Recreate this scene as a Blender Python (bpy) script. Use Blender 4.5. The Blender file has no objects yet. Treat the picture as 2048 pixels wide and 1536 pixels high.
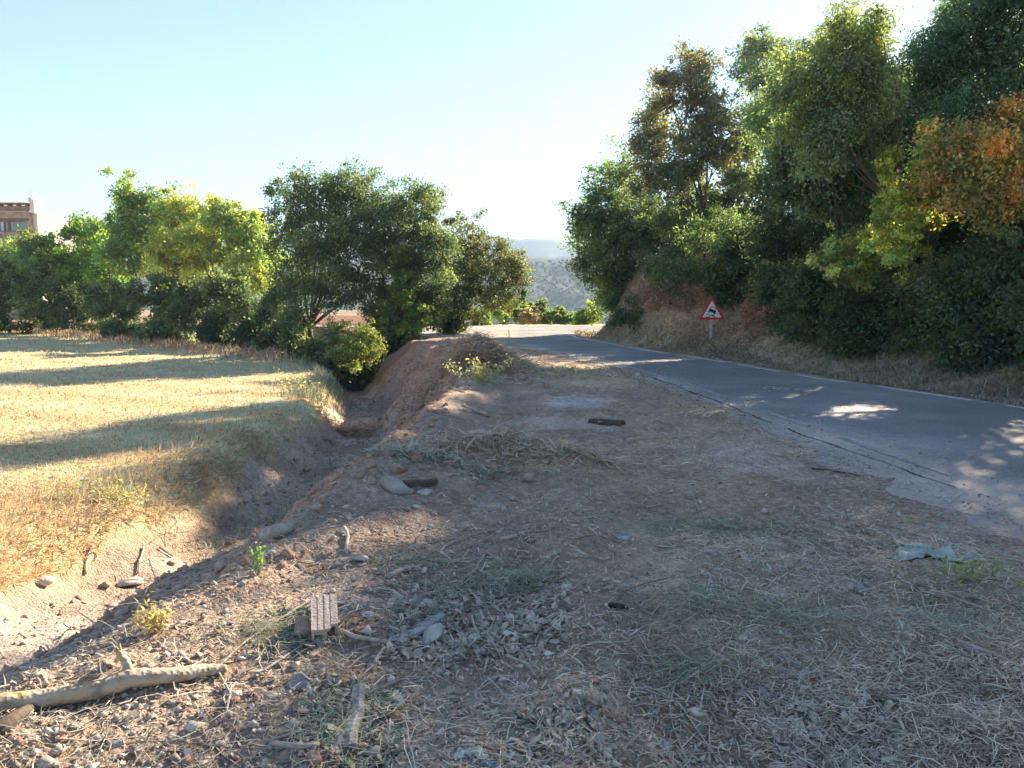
import bpy, bmesh, math, random
import numpy as np
from mathutils import Vector, Matrix, noise as mnoise

R = math.radians
sc = bpy.context.scene
col = sc.collection

# ------------------------------------------------------------------ camera, sky, sun, exposure
CAM_Z = 1.6
FPX = 1577.0                       # focal length in pixels of the 2048 px wide photograph
PITCH = math.atan(168 / FPX)
cam_d = bpy.data.cameras.new('camera')
cam_d.sensor_width = 36.0
cam_d.lens = FPX / 2048 * 36.0
cam_d.clip_start = 0.05
cam_d.clip_end = 20000
cam = bpy.data.objects.new('camera', cam_d)
cam.location = (0, 0, CAM_Z)
cam.rotation_euler = (math.pi / 2 - PITCH, 0, 0)
col.objects.link(cam)
sc.camera = cam

SUN_AZ, SUN_EL = 37.0, 25.0       # degrees right of the view direction (+Y), above the horizon
world = bpy.data.worlds.new("World")
sc.world = world
world.use_nodes = True
wn = world.node_tree
bg = wn.nodes['Background']
sky = wn.nodes.new('ShaderNodeTexSky')
sky.sky_type = 'NISHITA'
sky.sun_disc = False
sky.sun_elevation = R(SUN_EL)
sky.sun_rotation = R(SUN_AZ)
sky.altitude = 300
sky.air_density = 1.0
sky.dust_density = 0.2
sky.ozone_density = 1.6
wn.links.new(sky.outputs[0], bg.inputs['Color'])
bg.inputs['Strength'].default_value = 0.050

sun_d = bpy.data.lights.new('sun', 'SUN')
sun_d.energy = 4.5
sun_d.angle = R(0.53)
sun_d.color = (1.0, 0.81, 0.57)
sun = bpy.data.objects.new('sun', sun_d)
sdir = Vector((math.sin(R(SUN_AZ)) * math.cos(R(SUN_EL)), math.cos(R(SUN_AZ)) * math.cos(R(SUN_EL)), math.sin(R(SUN_EL))))
sun.rotation_euler = sdir.to_track_quat('Z', 'Y').to_euler()
sun.location = (30, 40, 40)
col.objects.link(sun)

sc.view_settings.view_transform = 'Standard'
sc.view_settings.look = 'None'
sc.view_settings.gamma = 1.0
sc.view_settings.use_curve_mapping = False
sc.view_settings.exposure = 2.32
sc.cycles.max_bounces = 9
sc.cycles.diffuse_bounces = 6
sc.cycles.transmission_bounces = 4
sc.cycles.volume_bounces = 1
sc.cycles.transparent_max_bounces = 8

# ------------------------------------------------------------------ helpers
rng = np.random.default_rng(7)
random.seed(7)
CP, SP = math.cos(PITCH), math.sin(PITCH)


def ray(px, py):
    """direction of the photograph's pixel, scaled so that its forward (y) part is one"""
    a = (px - 1024) / FPX
    b = (768 - py) / FPX
    dy = CP + b * SP
    dz = -SP + b * CP
    return a / dy, dz / dy


def W(px, py, d):
    rx, rz = ray(px, py)
    return np.array([rx * d, d, CAM_Z + rz * d])


def G(px, py, z=0.0):
    rx, rz = ray(px, py)
    d = (z - CAM_Z) / rz
    return np.array([rx * d, d, z])


def tag(o, label=None, cat=None, group=None, kind=None):
    if label: o['label'] = label
    if cat: o['category'] = cat
    if group: o['group'] = group
    if kind: o['kind'] = kind
    return o


def empty(name, loc=(0, 0, 0), rz=0):
    o = bpy.data.objects.new(name, None)
    o.location = loc
    o.rotation_euler = (0, 0, rz)
    o.empty_display_size = 0.3
    col.objects.link(o)
    return o


def mesh_np(name, V, F, mat=None, parent=None, cols=None, smooth=False):
    V = np.asarray(V, dtype=np.float32)
    F = np.asarray(F, dtype=np.int32)
    me = bpy.data.meshes.new(name)
    n, k = F.shape
    me.vertices.add(len(V)); me.vertices.foreach_set('co', V.ravel())
    me.loops.add(n * k); me.loops.foreach_set('vertex_index', F.ravel())
    me.polygons.add(n)
    me.polygons.foreach_set('loop_start', np.arange(0, n * k, k, dtype=np.int32))
    me.polygons.foreach_set('loop_total', np.full(n, k, dtype=np.int32))
    if smooth: me.polygons.foreach_set('use_smooth', np.ones(n, dtype=bool))
    if cols is not None:
        ca = me.color_attributes.new('Col', 'FLOAT_COLOR', 'POINT')
        c4 = np.ones((len(V), 4), dtype=np.float32); c4[:, :3] = cols
        ca.data.foreach_set('color', c4.ravel())
    me.update(calc_edges=True)
    if mat: me.materials.append(mat)
    o = bpy.data.objects.new(name, me)
    col.objects.link(o)
    if parent: o.parent = parent
    return o


class MB:
    """collects polygons of any size for one mesh object"""
    def __init__(s): s.v, s.f = [], []

    def add(s, v, f):
        b = len(s.v); s.v += [tuple(p) for p in v]; s.f += [tuple(i + b for i in q) for q in f]
        return s

    def box(s, c, d, rot=None):
        v = [Vector(((i & 1) - .5, ((i >> 1) & 1) - .5, ((i >> 2) & 1) - .5)) for i in range(8)]
        v = [Vector((p.x * d[0], p.y * d[1], p.z * d[2])) for p in v]
        if rot: v = [rot @ p for p in v]
        v = [p + Vector(c) for p in v]
        return s.add(v, [(0, 2, 3, 1), (4, 5, 7, 6), (0, 1, 5, 4), (2, 6, 7, 3), (0, 4, 6, 2), (1, 3, 7, 5)])

    def tube(s, pts, rad, n=6, cap=True, rough=0.0):
        pts = [Vector(p) for p in pts]
        rings = []
        up = Vector((0.13, 0.21, 1)).normalized()
        for i, p in enumerate(pts):
            t = (pts[min(i + 1, len(pts) - 1)] - pts[max(i - 1, 0)]).normalized()
            a = t.cross(up)
            if a.length < 1e-3: a = t.cross(Vector((1, 0, 0)))
            a.normalize(); b = t.cross(a)
            r = rad[i] if hasattr(rad, '__len__') else rad
            rings.append([p + (a * math.cos(2 * math.pi * k / n) + b * math.sin(2 * math.pi * k / n)) * r *
                          (1 + (rough * (random.random() * 2 - 1) if rough else 0)) for k in range(n)])
        v = [q for r_ in rings for q in r_]
        f = [(i * n + k, i * n + (k + 1) % n, (i + 1) * n + (k + 1) % n, (i + 1) * n + k)
             for i in range(len(rings) - 1) for k in range(n)]
        if cap: f += [tuple(range(n - 1, -1, -1)), tuple(range((len(rings) - 1) * n, len(rings) * n))]
        return s.add(v, f)

    def prism(s, poly, y0, y1):
        n = len(poly)
        v = [(p[0], y0, p[1]) for p in poly] + [(p[0], y1, p[1]) for p in poly]
        f = [tuple(range(n)), tuple(range(2 * n - 1, n - 1, -1))]
        f += [(i, i + n, (i + 1) % n + n, (i + 1) % n) for i in range(n)]
        return s.add(v, f)

    def build(s, name, mat=None, parent=None, smooth=False):
        me = bpy.data.meshes.new(name)
        me.from_pydata(s.v, [], s.f)
        if smooth:
            for p in me.polygons: p.use_smooth = True
        me.update()
        if mat: me.materials.append(mat)
        o = bpy.data.objects.new(name, me)
        col.objects.link(o)
        if parent: o.parent = parent
        return o


# value noise on numpy arrays
_perm = np.random.default_rng(3).random((256, 256))


def vnoise(x, y):
    xi = np.floor(x).astype(int); yi = np.floor(y).astype(int)
    fx = x - xi; fy = y - yi
    fx = fx * fx * (3 - 2 * fx); fy = fy * fy * (3 - 2 * fy)
    a = _perm[xi & 255, yi & 255]; b = _perm[(xi + 1) & 255, yi & 255]
    c = _perm[xi & 255, (yi + 1) & 255]; d = _perm[(xi + 1) & 255, (yi + 1) & 255]
    return (a * (1 - fx) + b * fx) * (1 - fy) + (c * (1 - fx) + d * fx) * fy - 0.5


def fbm(x, y, o=4, l=2.03, g=0.5):
    s = 0; a = 1
    for i in range(o):
        s = s + a * vnoise(x + 17.3 * i, y + 9.1 * i); x = x * l; y = y * l; a *= g
    return s


def sstep(a, b, x):
    t = np.clip((x - a) / (b - a), 0, 1)
    return t * t * (3 - 2 * t)


def ip(y, pts):
    p = np.array(pts, dtype=float)
    return np.interp(y, p[:, 0], p[:, 1])


# ------------------------------------------------------------------ the lie of the land
XC = [(-8, -6.5), (2, -4.5), (4.5, -3.9), (6, -3.65), (7.5, -3.5), (10.4, -3.2), (14, -3.4), (19, -3.5), (25, -4.3), (32, -6.6), (40, -10.5), (60, -21), (120, -60)]
XK = [(-8, -3.0), (3, -1.95), (5.15, -1.6), (6.5, -1.5), (9.3, -1.25), (13.3, -1.05), (17, -1.2), (24, -2.2), (33, -4.3), (40, -8), (60, -18), (120, -58)]
ZB = [(-8, -.85), (4, -.95), (6, -1.1), (8, -1.45), (11, -1.7), (25, -1.85), (35, -1.9), (60, -2.2)]
XL = [(-8, 7.9), (-4, 6.4), (0, 4.6), (3, 3.75), (5.3, 3.35), (7, 3.2), (9, 3.15), (11, 3.05), (15.3, 2.72), (18, 2.35), (21.9, 1.7), (26, .85), (29.7, -.2), (31.5, -1.4), (33.6, -3.2), (38.8, -5.2), (45, -9), (51, -14)]
XR = [(-8, 14.6), (-4, 13.1), (0, 11.6), (6, 9.45), (11.7, 7.75), (14.7, 6.95), (16, 6.45), (20.7, 5.6), (24.7, 4.55), (33.6, 2.95), (38.8, 2.75), (41, 3.2), (43, 4.4), (45, 7), (47, 11.5), (49, 18), (51, 26)]
YR1 = 49.5
CRK = [(-8, 8.6), (-4, 7.0), (0, 5.1), (3, 4.25), (6.08, 3.95), (7, 3.7), (10.1, 3.42), (15.3, 3.02), (18, 2.6), (21.9, 1.95), (29.7, 0.0)]


def road_in(x, y):
    return np.minimum(np.minimum(x - ip(y, XL), ip(y, XR) - x), YR1 - y)


def bankfac(y):
    return 1 - sstep(37.5, 43, y)


def H(x, y, fine=True):
    x = np.asarray(x, float); y = np.asarray(y, float)
    xc, xk, zb = ip(y, XC), ip(y, XK), ip(y, ZB)
    wob = 0.35 * fbm(x * 0.3 + 5, y * 0.5, 3)
    s = x - xc + wob
    zf = -0.82 + 0.06 * fbm(x * .25, y * .25, 2) + 0.0 * x
    zf = zf + 0.012 * np.clip(-x - 8, 0, 60)
    z = zf + (zb - zf) * sstep(-1.75, -0.55, s)
    kw = np.maximum(xk - xc - 0.35, .6)
    up = np.clip((s - 0.35) / kw, 0, 1)
    up = up ** 0.85 * (1 - 0.1 * np.sin(up * math.pi * 3) * (1 - up))
    z = z + (0.0 - zb) * up
    # berm of spoil along the ditch and the two heaps
    sk = x - xk
    z = z + 0.10 * np.exp(-(sk - .3) ** 2 / .25) * sstep(1, 6, y) * (1 - sstep(26, 32, y))
    z = z + 0.56 * np.exp(-((x + 0.75) ** 2 / 1.0 + (y - 17.0) ** 2 / 4.5)) + .16 * np.exp(-((x + 0.55) ** 2 / .35 + (y - 16.2) ** 2 / .6))
    z = z + 0.42 * np.exp(-((x + 1.9) ** 2 / 1.4 + (y - 20.5) ** 2 / 9))
    z = z + 0.22 * np.exp(-((x + 0.1) ** 2 / .35 + (y - 7.9) ** 2 / .22))
    z = z + 0.13 * np.exp(-((x - .7) ** 2 / .2 + (y - 7.3) ** 2 / .08))
    z = z + 0.16 * np.exp(-((x + 1.0) ** 2 / .5 + (y - 7.0) ** 2 / .2))
    z = z + 0.07 * np.exp(-((x - 0.35 - .06 * (y - 4)) ** 2 / .05)) * sstep(2, 3.5, y) * (1 - sstep(6.5, 8.5, y))
    # right verge and wooded bank
    s2 = x - ip(y, XR)
    bf = bankfac(y)
    cut = sstep(27.5, 30, y) * (1 - sstep(36, 39, y))
    z = z - 0.10 * sstep(.1, .6, s2) * (1 - sstep(1.1, 1.9, s2)) * bf
    z = z + (3.4 * ((1 - cut) * sstep(1.0, 7.5, s2) + cut * (sstep(.9, 3.4, s2) + .12 * fbm(x * 1.4, y * 1.1, 4) * sstep(1.2, 2, s2))) + 0.10 * np.clip(s2 - 6, 0, 14) + .35 * fbm(x * .5, y * .5, 3) * sstep(1.2, 2.5, s2)) * bf
    # land falls away past the bend
    z = z - 0.42 * np.clip(y - 51.5, 0, 400) * sstep(-30, -14, x) - 0.01 * np.clip(y - 51.5, 0, 400)
    z = np.maximum(z, -62 + 3 * fbm(x * .01, y * .01, 2))
    if fine:
        off = np.clip(-road_in(x, y) * .9 + .05, 0, 1)
        r = np.clip(off, 0, 1)
        amp = np.where(s < -1.8, .35, 1.0)
        near = 1 - sstep(60, 120, y)
        rough = 1 + 2.4 * np.exp(-((s - 1.2) ** 2) / .5) * sstep(5, 8, y) * (1 - .5 * sstep(20, 30, y))
        z = z + near * r * amp * rough * (.11 * fbm(x * .9, y * .9, 3) + .055 * fbm(x * 4.1, y * 4.1, 4) + .02 * fbm(x * 19, y * 19, 2))
    ri = road_in(x, y)
    k = sstep(-.5, -.05, ri)
    z = np.where(ri > -0.5, z * (1 - k) + (-0.006 - .022 * sstep(.15, .8, ri)) * k, z)
    return z


def h1(x, y): return float(H(np.array([x]), np.array([y]))[0])


# ------------------------------------------------------------------ materials
def nt(name):
    m = bpy.data.materials.new(name); m.use_nodes = True
    n = m.node_tree; b = n.nodes['Principled BSDF']
    return m, n, b


def ramp(n, stops):
    r = n.nodes.new('ShaderNodeValToRGB')
    e = r.color_ramp.elements
    while len(e) < len(stops): e.new(0.5)
    for i, (p, c) in enumerate(stops):
        e[i].position = p; e[i].color = (*c, 1)
    return r


def noise_mat(name, c1, c2, scale=20, rough=.85, bump=.3, bscale=None, attr=False, spec=.2, detail=6, metallic=0, dist=.02, coord='Object'):
    m, n, b = nt(name)
    L = n.links.new
    tc = n.nodes.new('ShaderNodeTexCoord')
    no = n.nodes.new('ShaderNodeTexNoise'); no.inputs['Scale'].default_value = scale; no.inputs['Detail'].default_value = detail
    no.inputs['Roughness'].default_value = .65
    L(tc.outputs[coord], no.inputs['Vector'])
    rp = ramp(n, [(.3, c1), (.7, c2)])
    L(no.outputs['Fac'], rp.inputs[0])
    out = rp.outputs[0]
    if attr:
        at = n.nodes.new('ShaderNodeAttribute'); at.attribute_name = 'Col'
        mx = n.nodes.new('ShaderNodeMix'); mx.data_type = 'RGBA'; mx.blend_type = 'MULTIPLY'; mx.inputs[0].default_value = 1
        L(at.outputs['Color'], mx.inputs[6]); L(out, mx.inputs[7]); out = mx.outputs[2]
    L(out, b.inputs['Base Color'])
    b.inputs['Roughness'].default_value = rough
    b.inputs['Specular IOR Level'].default_value = spec
    b.inputs['Metallic'].default_value = metallic
    if bump:
        n2 = n.nodes.new('ShaderNodeTexNoise'); n2.inputs['Scale'].default_value = bscale or scale * 3; n2.inputs['Detail'].default_value = 5
        L(tc.outputs[coord], n2.inputs['Vector'])
        bp = n.nodes.new('ShaderNodeBump'); bp.inputs['Strength'].default_value = bump; bp.inputs['Distance'].default_value = dist
        L(n2.outputs['Fac'], bp.inputs['Height']); L(bp.outputs[0], b.inputs['Normal'])
    return m


def leaf_mat(name, trans=.45, rough=.5, spec=.35, tint=(2.05, 2.15, 1.0, 1)):
    m, n, b = nt(name)
    L = n.links.new
    at = n.nodes.new('ShaderNodeAttribute'); at.attribute_name = 'Col'
    L(at.outputs['Color'], b.inputs['Base Color'])
    b.inputs['Roughness'].default_value = rough
    b.inputs['Specular IOR Level'].default_value = spec
    tr = n.nodes.new('ShaderNodeBsdfTranslucent')
    mx = n.nodes.new('ShaderNodeMix'); mx.data_type = 'RGBA'; mx.blend_type = 'MULTIPLY'; mx.inputs[0].default_value = 1
    L(at.outputs['Color'], mx.inputs[6]); mx.inputs[7].default_value = tint
    L(mx.outputs[2], tr.inputs['Color'])
    ms = n.nodes.new('ShaderNodeMixShader'); ms.inputs[0].default_value = trans
    L(b.outputs[0], ms.inputs[1]); L(tr.outputs[0], ms.inputs[2])
    L(ms.outputs[0], n.nodes['Material Output'].inputs['Surface'])
    return m


def ground_mat():
    m, n, b = nt('ground_soil')
    L = n.links.new
    at = n.nodes.new('ShaderNodeAttribute'); at.attribute_name = 'Col'
    tc = n.nodes.new('ShaderNodeTexCoord')
    def N(s, d=8, r=.7):
        x = n.nodes.new('ShaderNodeTexNoise'); x.inputs['Scale'].default_value = s; x.inputs['Detail'].default_value = d
        x.inputs['Roughness'].default_value = r; L(tc.outputs['Object'], x.inputs['Vector']); return x
    n1, n2, n3 = N(1.3), N(14), N(70, 4)
    r1 = ramp(n, [(.3, (.72, .70, .68)), (.7, (1.22, 1.2, 1.18))]); L(n1.outputs['Fac'], r1.inputs[0])
    r2 = ramp(n, [(.32, (.62, .60, .58)), (.66, (1.3, 1.3, 1.3))]); L(n2.outputs['Fac'], r2.inputs[0])
    r3 = ramp(n, [(.35, (.7, .69, .67)), (.65, (1.25, 1.25, 1.25))]); L(n3.outputs['Fac'], r3.inputs[0])
    o = at.outputs['Color']
    for r_ in (r1, r2, r3):
        mx = n.nodes.new('ShaderNodeMix'); mx.data_type = 'RGBA'; mx.blend_type = 'MULTIPLY'; mx.inputs[0].default_value = 1
        L(o, mx.inputs[6]); L(r_.outputs[0], mx.inputs[7]); o = mx.outputs[2]
    L(o, b.inputs['Base Color'])
    b.inputs['Roughness'].default_value = .95; b.inputs['Specular IOR Level'].default_value = .1
    vo = n.nodes.new('ShaderNodeTexVoronoi'); vo.inputs['Scale'].default_value = 38; L(tc.outputs['Object'], vo.inputs['Vector'])
    ad = n.nodes.new('ShaderNodeMath'); ad.operation = 'MULTIPLY_ADD'; ad.inputs[1].default_value = -.6
    L(vo.outputs['Distance'], ad.inputs[0]); L(n2.outputs['Fac'], ad.inputs[2])
    ad2 = n.nodes.new('ShaderNodeMath'); ad2.operation = 'MULTIPLY_ADD'; ad2.inputs[1].default_value = .5
    L(n3.outputs['Fac'], ad2.inputs[0]); L(ad.outputs[0], ad2.inputs[2])
    bp = n.nodes.new('ShaderNodeBump'); bp.inputs['Strength'].default_value = .9; bp.inputs['Distance'].default_value = .045
    L(ad2.outputs[0], bp.inputs['Height']); L(bp.outputs[0], b.inputs['Normal'])
    return m


def asphalt_mat():
    m, n, b = nt('worn_asphalt')
    L = n.links.new
    at = n.nodes.new('ShaderNodeAttribute'); at.attribute_name = 'Col'   # r = dust cover, g = crack
    sp = n.nodes.new('ShaderNodeSeparateColor'); L(at.outputs['Color'], sp.inputs[0])
    tc = n.nodes.new('ShaderNodeTexCoord')
    def N(s, d=6, r=.65):
        x = n.nodes.new('ShaderNodeTexNoise'); x.inputs['Scale'].default_value = s; x.inputs['Detail'].default_value = d
        x.inputs['Roughness'].default_value = r; L(tc.outputs['Object'], x.inputs['Vector']); return x
    n1, n2, n3 = N(.9, 9, .72), N(75, 5, .8), N(5, 8, .75)
    r1 = ramp(n, [(.3, (.18, .187, .20)), (.7, (.255, .26, .27))]); L(n1.outputs['Fac'], r1.inputs[0])
    r2 = ramp(n, [(.40, (.5, .5, .5)), (.62, (1.6, 1.6, 1.6))]); L(n2.outputs['Fac'], r2.inputs[0])
    mx = n.nodes.new('ShaderNodeMix'); mx.data_type = 'RGBA'; mx.blend_type = 'MULTIPLY'; mx.inputs[0].default_value = 1
    L(r1.outputs[0], mx.inputs[6]); L(r2.outputs[0], mx.inputs[7])
    # dust: attribute pushed around by noise
    ma = n.nodes.new('ShaderNodeMath'); ma.operation = 'MULTIPLY_ADD'; ma.inputs[1].default_value = 2.0
    L(n3.outputs['Fac'], ma.inputs[0])
    sb = n.nodes.new('ShaderNodeMath'); sb.operation = 'SUBTRACT'; sb.inputs[1].default_value = 1.0
    L(sp.outputs[0], sb.inputs[0]); L(sb.outputs[0], ma.inputs[2])
    rd = ramp(n, [(.15, (0, 0, 0)), (.75, (1, 1, 1))]); L(ma.outputs[0], rd.inputs[0])
    dc = n.nodes.new('ShaderNodeMix'); dc.data_type = 'RGBA'; dc.blend_type = 'MIX'
    L(rd.outputs[0], dc.inputs[0]); L(mx.outputs[2], dc.inputs[6]); dc.inputs[7].default_value = (.36, .32, .29, 1)
    ck = n.nodes.new('ShaderNodeMix'); ck.data_type = 'RGBA'
    L(sp.outputs[1], ck.inputs[0]); L(dc.outputs[2], ck.inputs[6]); ck.inputs[7].default_value = (.03, .028, .026, 1)
    # worn lighter blotches and a tar patch pattern
    n4, n5 = N(.35, 3, .5), N(22, 6, .75)
    r4 = ramp(n, [(.42, (.80, .80, .80)), (.55, (1.0, 1.0, 1.0)), (.66, (1.28, 1.27, 1.24))]); L(n4.outputs['Fac'], r4.inputs[0])
    r5 = ramp(n, [(.36, (.80, .80, .80)), (.60, (1.18, 1.18, 1.18))]); L(n5.outputs['Fac'], r5.inputs[0])
    o_ = ck.outputs[2]
    for r_ in (r4, r5):
        m_ = n.nodes.new('ShaderNodeMix'); m_.data_type = 'RGBA'; m_.blend_type = 'MULTIPLY'; m_.inputs[0].default_value = 1
        L(o_, m_.inputs[6]); L(r_.outputs[0], m_.inputs[7]); o_ = m_.outputs[2]
    L(o_, b.inputs['Base Color'])
    b.inputs['Roughness'].default_value = .8; b.inputs['Specular IOR Level'].default_value = .3
    bp = n.nodes.new('ShaderNodeBump'); bp.inputs['Strength'].default_value = .5; bp.inputs['Distance'].default_value = .01
    L(n2.outputs['Fac'], bp.inputs['Height']); L(bp.outputs[0], b.inputs['Normal'])
    return m


M = {}
M['ground'] = ground_mat()
M['asphalt'] = asphalt_mat()
M['leaf'] = leaf_mat('foliage')
M['leaf_dense'] = leaf_mat('leathery_foliage', .28, .42, .45)
M['stubble'] = leaf_mat('sunned_stubble', .38, .75, .2, (1.22, 1.09, .88, 1))
M['straw'] = leaf_mat('dry_straw', .12, .75, .2, (1, .97, .9, 1))
M['bark'] = noise_mat('bark', (.06, .05, .04), (.17, .14, .115), 9, .9, .6, 30)
M['dark_bark'] = noise_mat('dark_bark', (.035, .03, .026), (.09, .075, .06), 9, .9, .6, 30)
M['twig'] = noise_mat('dead_twig', (.24, .21, .18), (.50, .45, .39), 30, .85, .3, 90)
M['twig_dark'] = noise_mat('dark_twig', (.05, .04, .035), (.14, .115, .095), 30, .85, .3, 90)
M['paint'] = noise_mat('worn_road_paint', (.45, .45, .44), (.78, .78, .76), 13, .7, .2, 60)
M['paint_worn'] = noise_mat('dusty_road_paint', (.20, .20, .20), (.46, .45, .44), 9, .8, .2, 60)
M['rock'] = noise_mat('limestone_rock', (.24, .215, .195), (.42, .385, .35), 7, .9, .6, 25)
M['rock_red'] = noise_mat('reddish_rock', (.24, .16, .13), (.44, .31, .26), 7, .9, .6, 25)
M['gravel'] = noise_mat('gravel', (.8, .8, .8), (1.15, 1.15, 1.15), 60, .9, .2, 90, attr=True)


def obj_ground_cols(x, y):
    """natural soil and straw colour at a place"""
    xc, xk = ip(y, XC), ip(y, XK)
    s = x - xc + 0.35 * fbm(x * 0.3 + 5, y * 0.5, 3)
    nz = fbm(x * .8, y * .8, 4)
    dirt = np.array([.235, .190, .158]); pale = np.array([.36, .315, .275]); red = np.array([.255, .155, .115])
    straw = np.array([.47, .345, .215]); dark = np.array([.13, .10, .08]); dull = np.array([.30, .245, .17])
    n = len(x)
    c = np.repeat(dirt[None], n, 0)
    def mixin(c, b, w):
        w = np.clip(w, 0, 1)[:, None]; return c * (1 - w) + b * w
    c = mixin(c, pale, sstep(.0, .35, nz) * .8)
    # dry litter towards the road and at the far end of the lay-by
    c = mixin(c, dull, sstep(.2, 1.6, x) * sstep(-.2, .25, fbm(x * 1.1 + 9, y * 1.1, 3)) * .7 * (y < 30))
    c = mixin(c, straw * .9, np.exp(-((x - .8) ** 2 / 2.2 + (y - 17.2) ** 2 / 4.0)) * 1.2)
    c = mixin(c, straw * .85, np.exp(-((x - .2) ** 2 / .8 + (y - 7.6) ** 2 / .3)))
    # right side of ditch: raw red cut
    c = mixin(c, red, sstep(.45, .9, s) * (1 - sstep(-.1, .4, x - xk)) * (.45 + 1.1 * np.clip(nz + .25, 0, 1)) * sstep(4.6, 6.5, y))
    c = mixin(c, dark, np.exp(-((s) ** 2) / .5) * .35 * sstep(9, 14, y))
    cem = np.exp(-((x - .95) ** 2 / .10 + (y - 12.2) ** 2 / .30)) * 1.6 * (nz > -.22)
    c = mixin(c, np.array([.50, .50, .50]), cem)
    # near hollow pale dust
    c = mixin(c, pale, np.exp(-((x + 4.2) ** 2 / 3 + (y - 5.4) ** 2 / 2.5)) * .8)
    # the field
    fw = 1 - sstep(-1.5, -.9, s + .35 * nz)
    lin = .5 + .5 * np.sin((y * .93 + x * .36 + .6 * vnoise(x * .1, y * .1)) * 2.6)
    fc = straw[None] * (0.86 + .26 * lin[:, None])
    w = np.clip(fw, 0, 1)[:, None]; c = c * (1 - w) + fc * w
    # the right verge and bank
    s2 = x - ip(y, XR)
    vb = sstep(.1, .5, s2) * bankfac(y)
    c = mixin(c, dull * .95, vb)
    bk = np.exp(-((y - 29) ** 2 / 40)) * sstep(1.6, 2.4, s2)
    c = mixin(c, np.array([.37, .235, .16]), 1.5 * bk * bankfac(y) * (.6 + .8 * nz))
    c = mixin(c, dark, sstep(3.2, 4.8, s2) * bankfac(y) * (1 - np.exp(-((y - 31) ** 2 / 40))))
    # far lip of the bend, dry
    c = mixin(c, np.array([.42, .33, .22]), sstep(40, 44, y) * (1 - sstep(51, 54, y)))
    c = mixin(c, np.array([.09, .11, .055]), sstep(54, 60, y) * sstep(-34, -22, x))
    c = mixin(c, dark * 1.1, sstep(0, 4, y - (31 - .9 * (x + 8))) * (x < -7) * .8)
    return np.clip(c * np.array([1.84, 1.82, 1.82]), 0, .62)


# ground sheet: uneven grid, fine near the camera
def axis(pts):
    out = []
    for a, b, st in pts: out += list(np.arange(a, b, st))
    return np.array(out + [pts[-1][1]])


gx = axis([(-400, -80, 40), (-80, -24, 2.0), (-24, -9, .5), (-9, -6, .16), (-6, -3, .075), (-3, 4, .06), (4, 9, .15), (9, 16, .3), (16, 40, 1.5), (40, 400, 40)])
gy = axis([(-60, -6, 6), (-6, 1.5, .5), (1.5, 6, .055), (6, 11, .09), (11, 20, .16), (20, 34, .32), (34, 56, .7), (56, 80, 2), (80, 420, 17)])
X, Y = np.meshgrid(gx, gy)
Z = H(X.ravel(), Y.ravel())
V = np.stack([X.ravel(), Y.ravel(), Z], 1)
nx, ny = len(gx), len(gy)
ii = (np.arange(ny - 1)[:, None] * nx + np.arange(nx - 1)[None]).ravel()
F = np.stack([ii, ii + 1, ii + nx + 1, ii + nx], 1)
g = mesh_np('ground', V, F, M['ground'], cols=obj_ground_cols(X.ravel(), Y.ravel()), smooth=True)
tag(g, kind='structure')

# road
ry = axis([(-8, 2, .5), (2, 9, .07), (9, 20, .12), (20, 34, .25), (34, 49.5, .5)])
nu = 64
RV, RC, = [], []
for y in ry:
    xl = ip(y, XL) + .5 * float(fbm(np.array([y * 1.9]), np.array([3.3]), 5)[0])
    xr = ip(y, XR) + .04 * float(fbm(np.array([y * 1.7]), np.array([9.3]), 3)[0])
    t = np.linspace(0, 1, nu) ** 1.6
    xs = xl + (xr - xl) * t
    RV.append(np.stack([xs, np.full(nu, y), np.where(t == 0, -.012, 0.0)], 1))
    ck = ip(y, CRK) + .10 * fbm(np.full(1, y * 1.3), np.full(1, 7.7), 4)[0]
    dck = xs - ck
    dust = 1.0 * (1 - sstep(-.35, .75, dck)) + .75 * (1 - sstep(0, 1.5, dck)) * (1 - sstep(7, 12, y)) + .35 * (1 - sstep(0, .35, xr - xs)) + .5 * sstep(40, 43, y) * (1 - sstep(-2, 2.5, xs))
    crack = np.exp(-(dck / .03) ** 2) * (y < 27) * sstep(-.25, .1, float(fbm(np.array([y * 2.3]), np.array([1.3]), 3)[0]))
    RC.append(np.stack([np.clip(dust, 0, 1), crack * .0, np.zeros(nu)], 1))
RV = np.concatenate(RV); RC = np.concatenate(RC)
ii = (np.arange(len(ry) - 1)[:, None] * nu + np.arange(nu - 1)[None]).ravel()
rd = mesh_np('road', RV, np.stack([ii, ii + 1, ii + nu + 1, ii + nu], 1), M['asphalt'], cols=RC, smooth=True)
tag(rd, kind='structure')


def strip(name, pts, w, mat, z=.005, ragged=0.0):
    """painted strip along a polyline"""
    pts = [Vector((p[0], p[1])) for p in pts]
    P = []
    for a, b in zip(pts[:-1], pts[1:]):
        n = max(2, int((b - a).length / .12))
        P += [a.lerp(b, i / n) for i in range(n)]
    P.append(pts[-1])
    v, f = [], []
    for i, p in enumerate(P):
        t = (P[min(i + 1, len(P) - 1)] - P[max(i - 1, 0)]).normalized(); nn = Vector((-t.y, t.x))
        ww = w * (1 - ragged * random.random())
        v += [(p + nn * ww / 2).to_3d() + Vector((0, 0, z)), (p - nn * ww / 2).to_3d() + Vector((0, 0, z))]
        if i: f.append((2 * i - 2, 2 * i - 1, 2 * i + 1, 2 * i))
    mb = MB().add(v, f)
    o = mb.build(name, mat)
    return tag(o, kind='structure')


def rl(y): return (float(ip(y, XR)) - .17, y)


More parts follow.
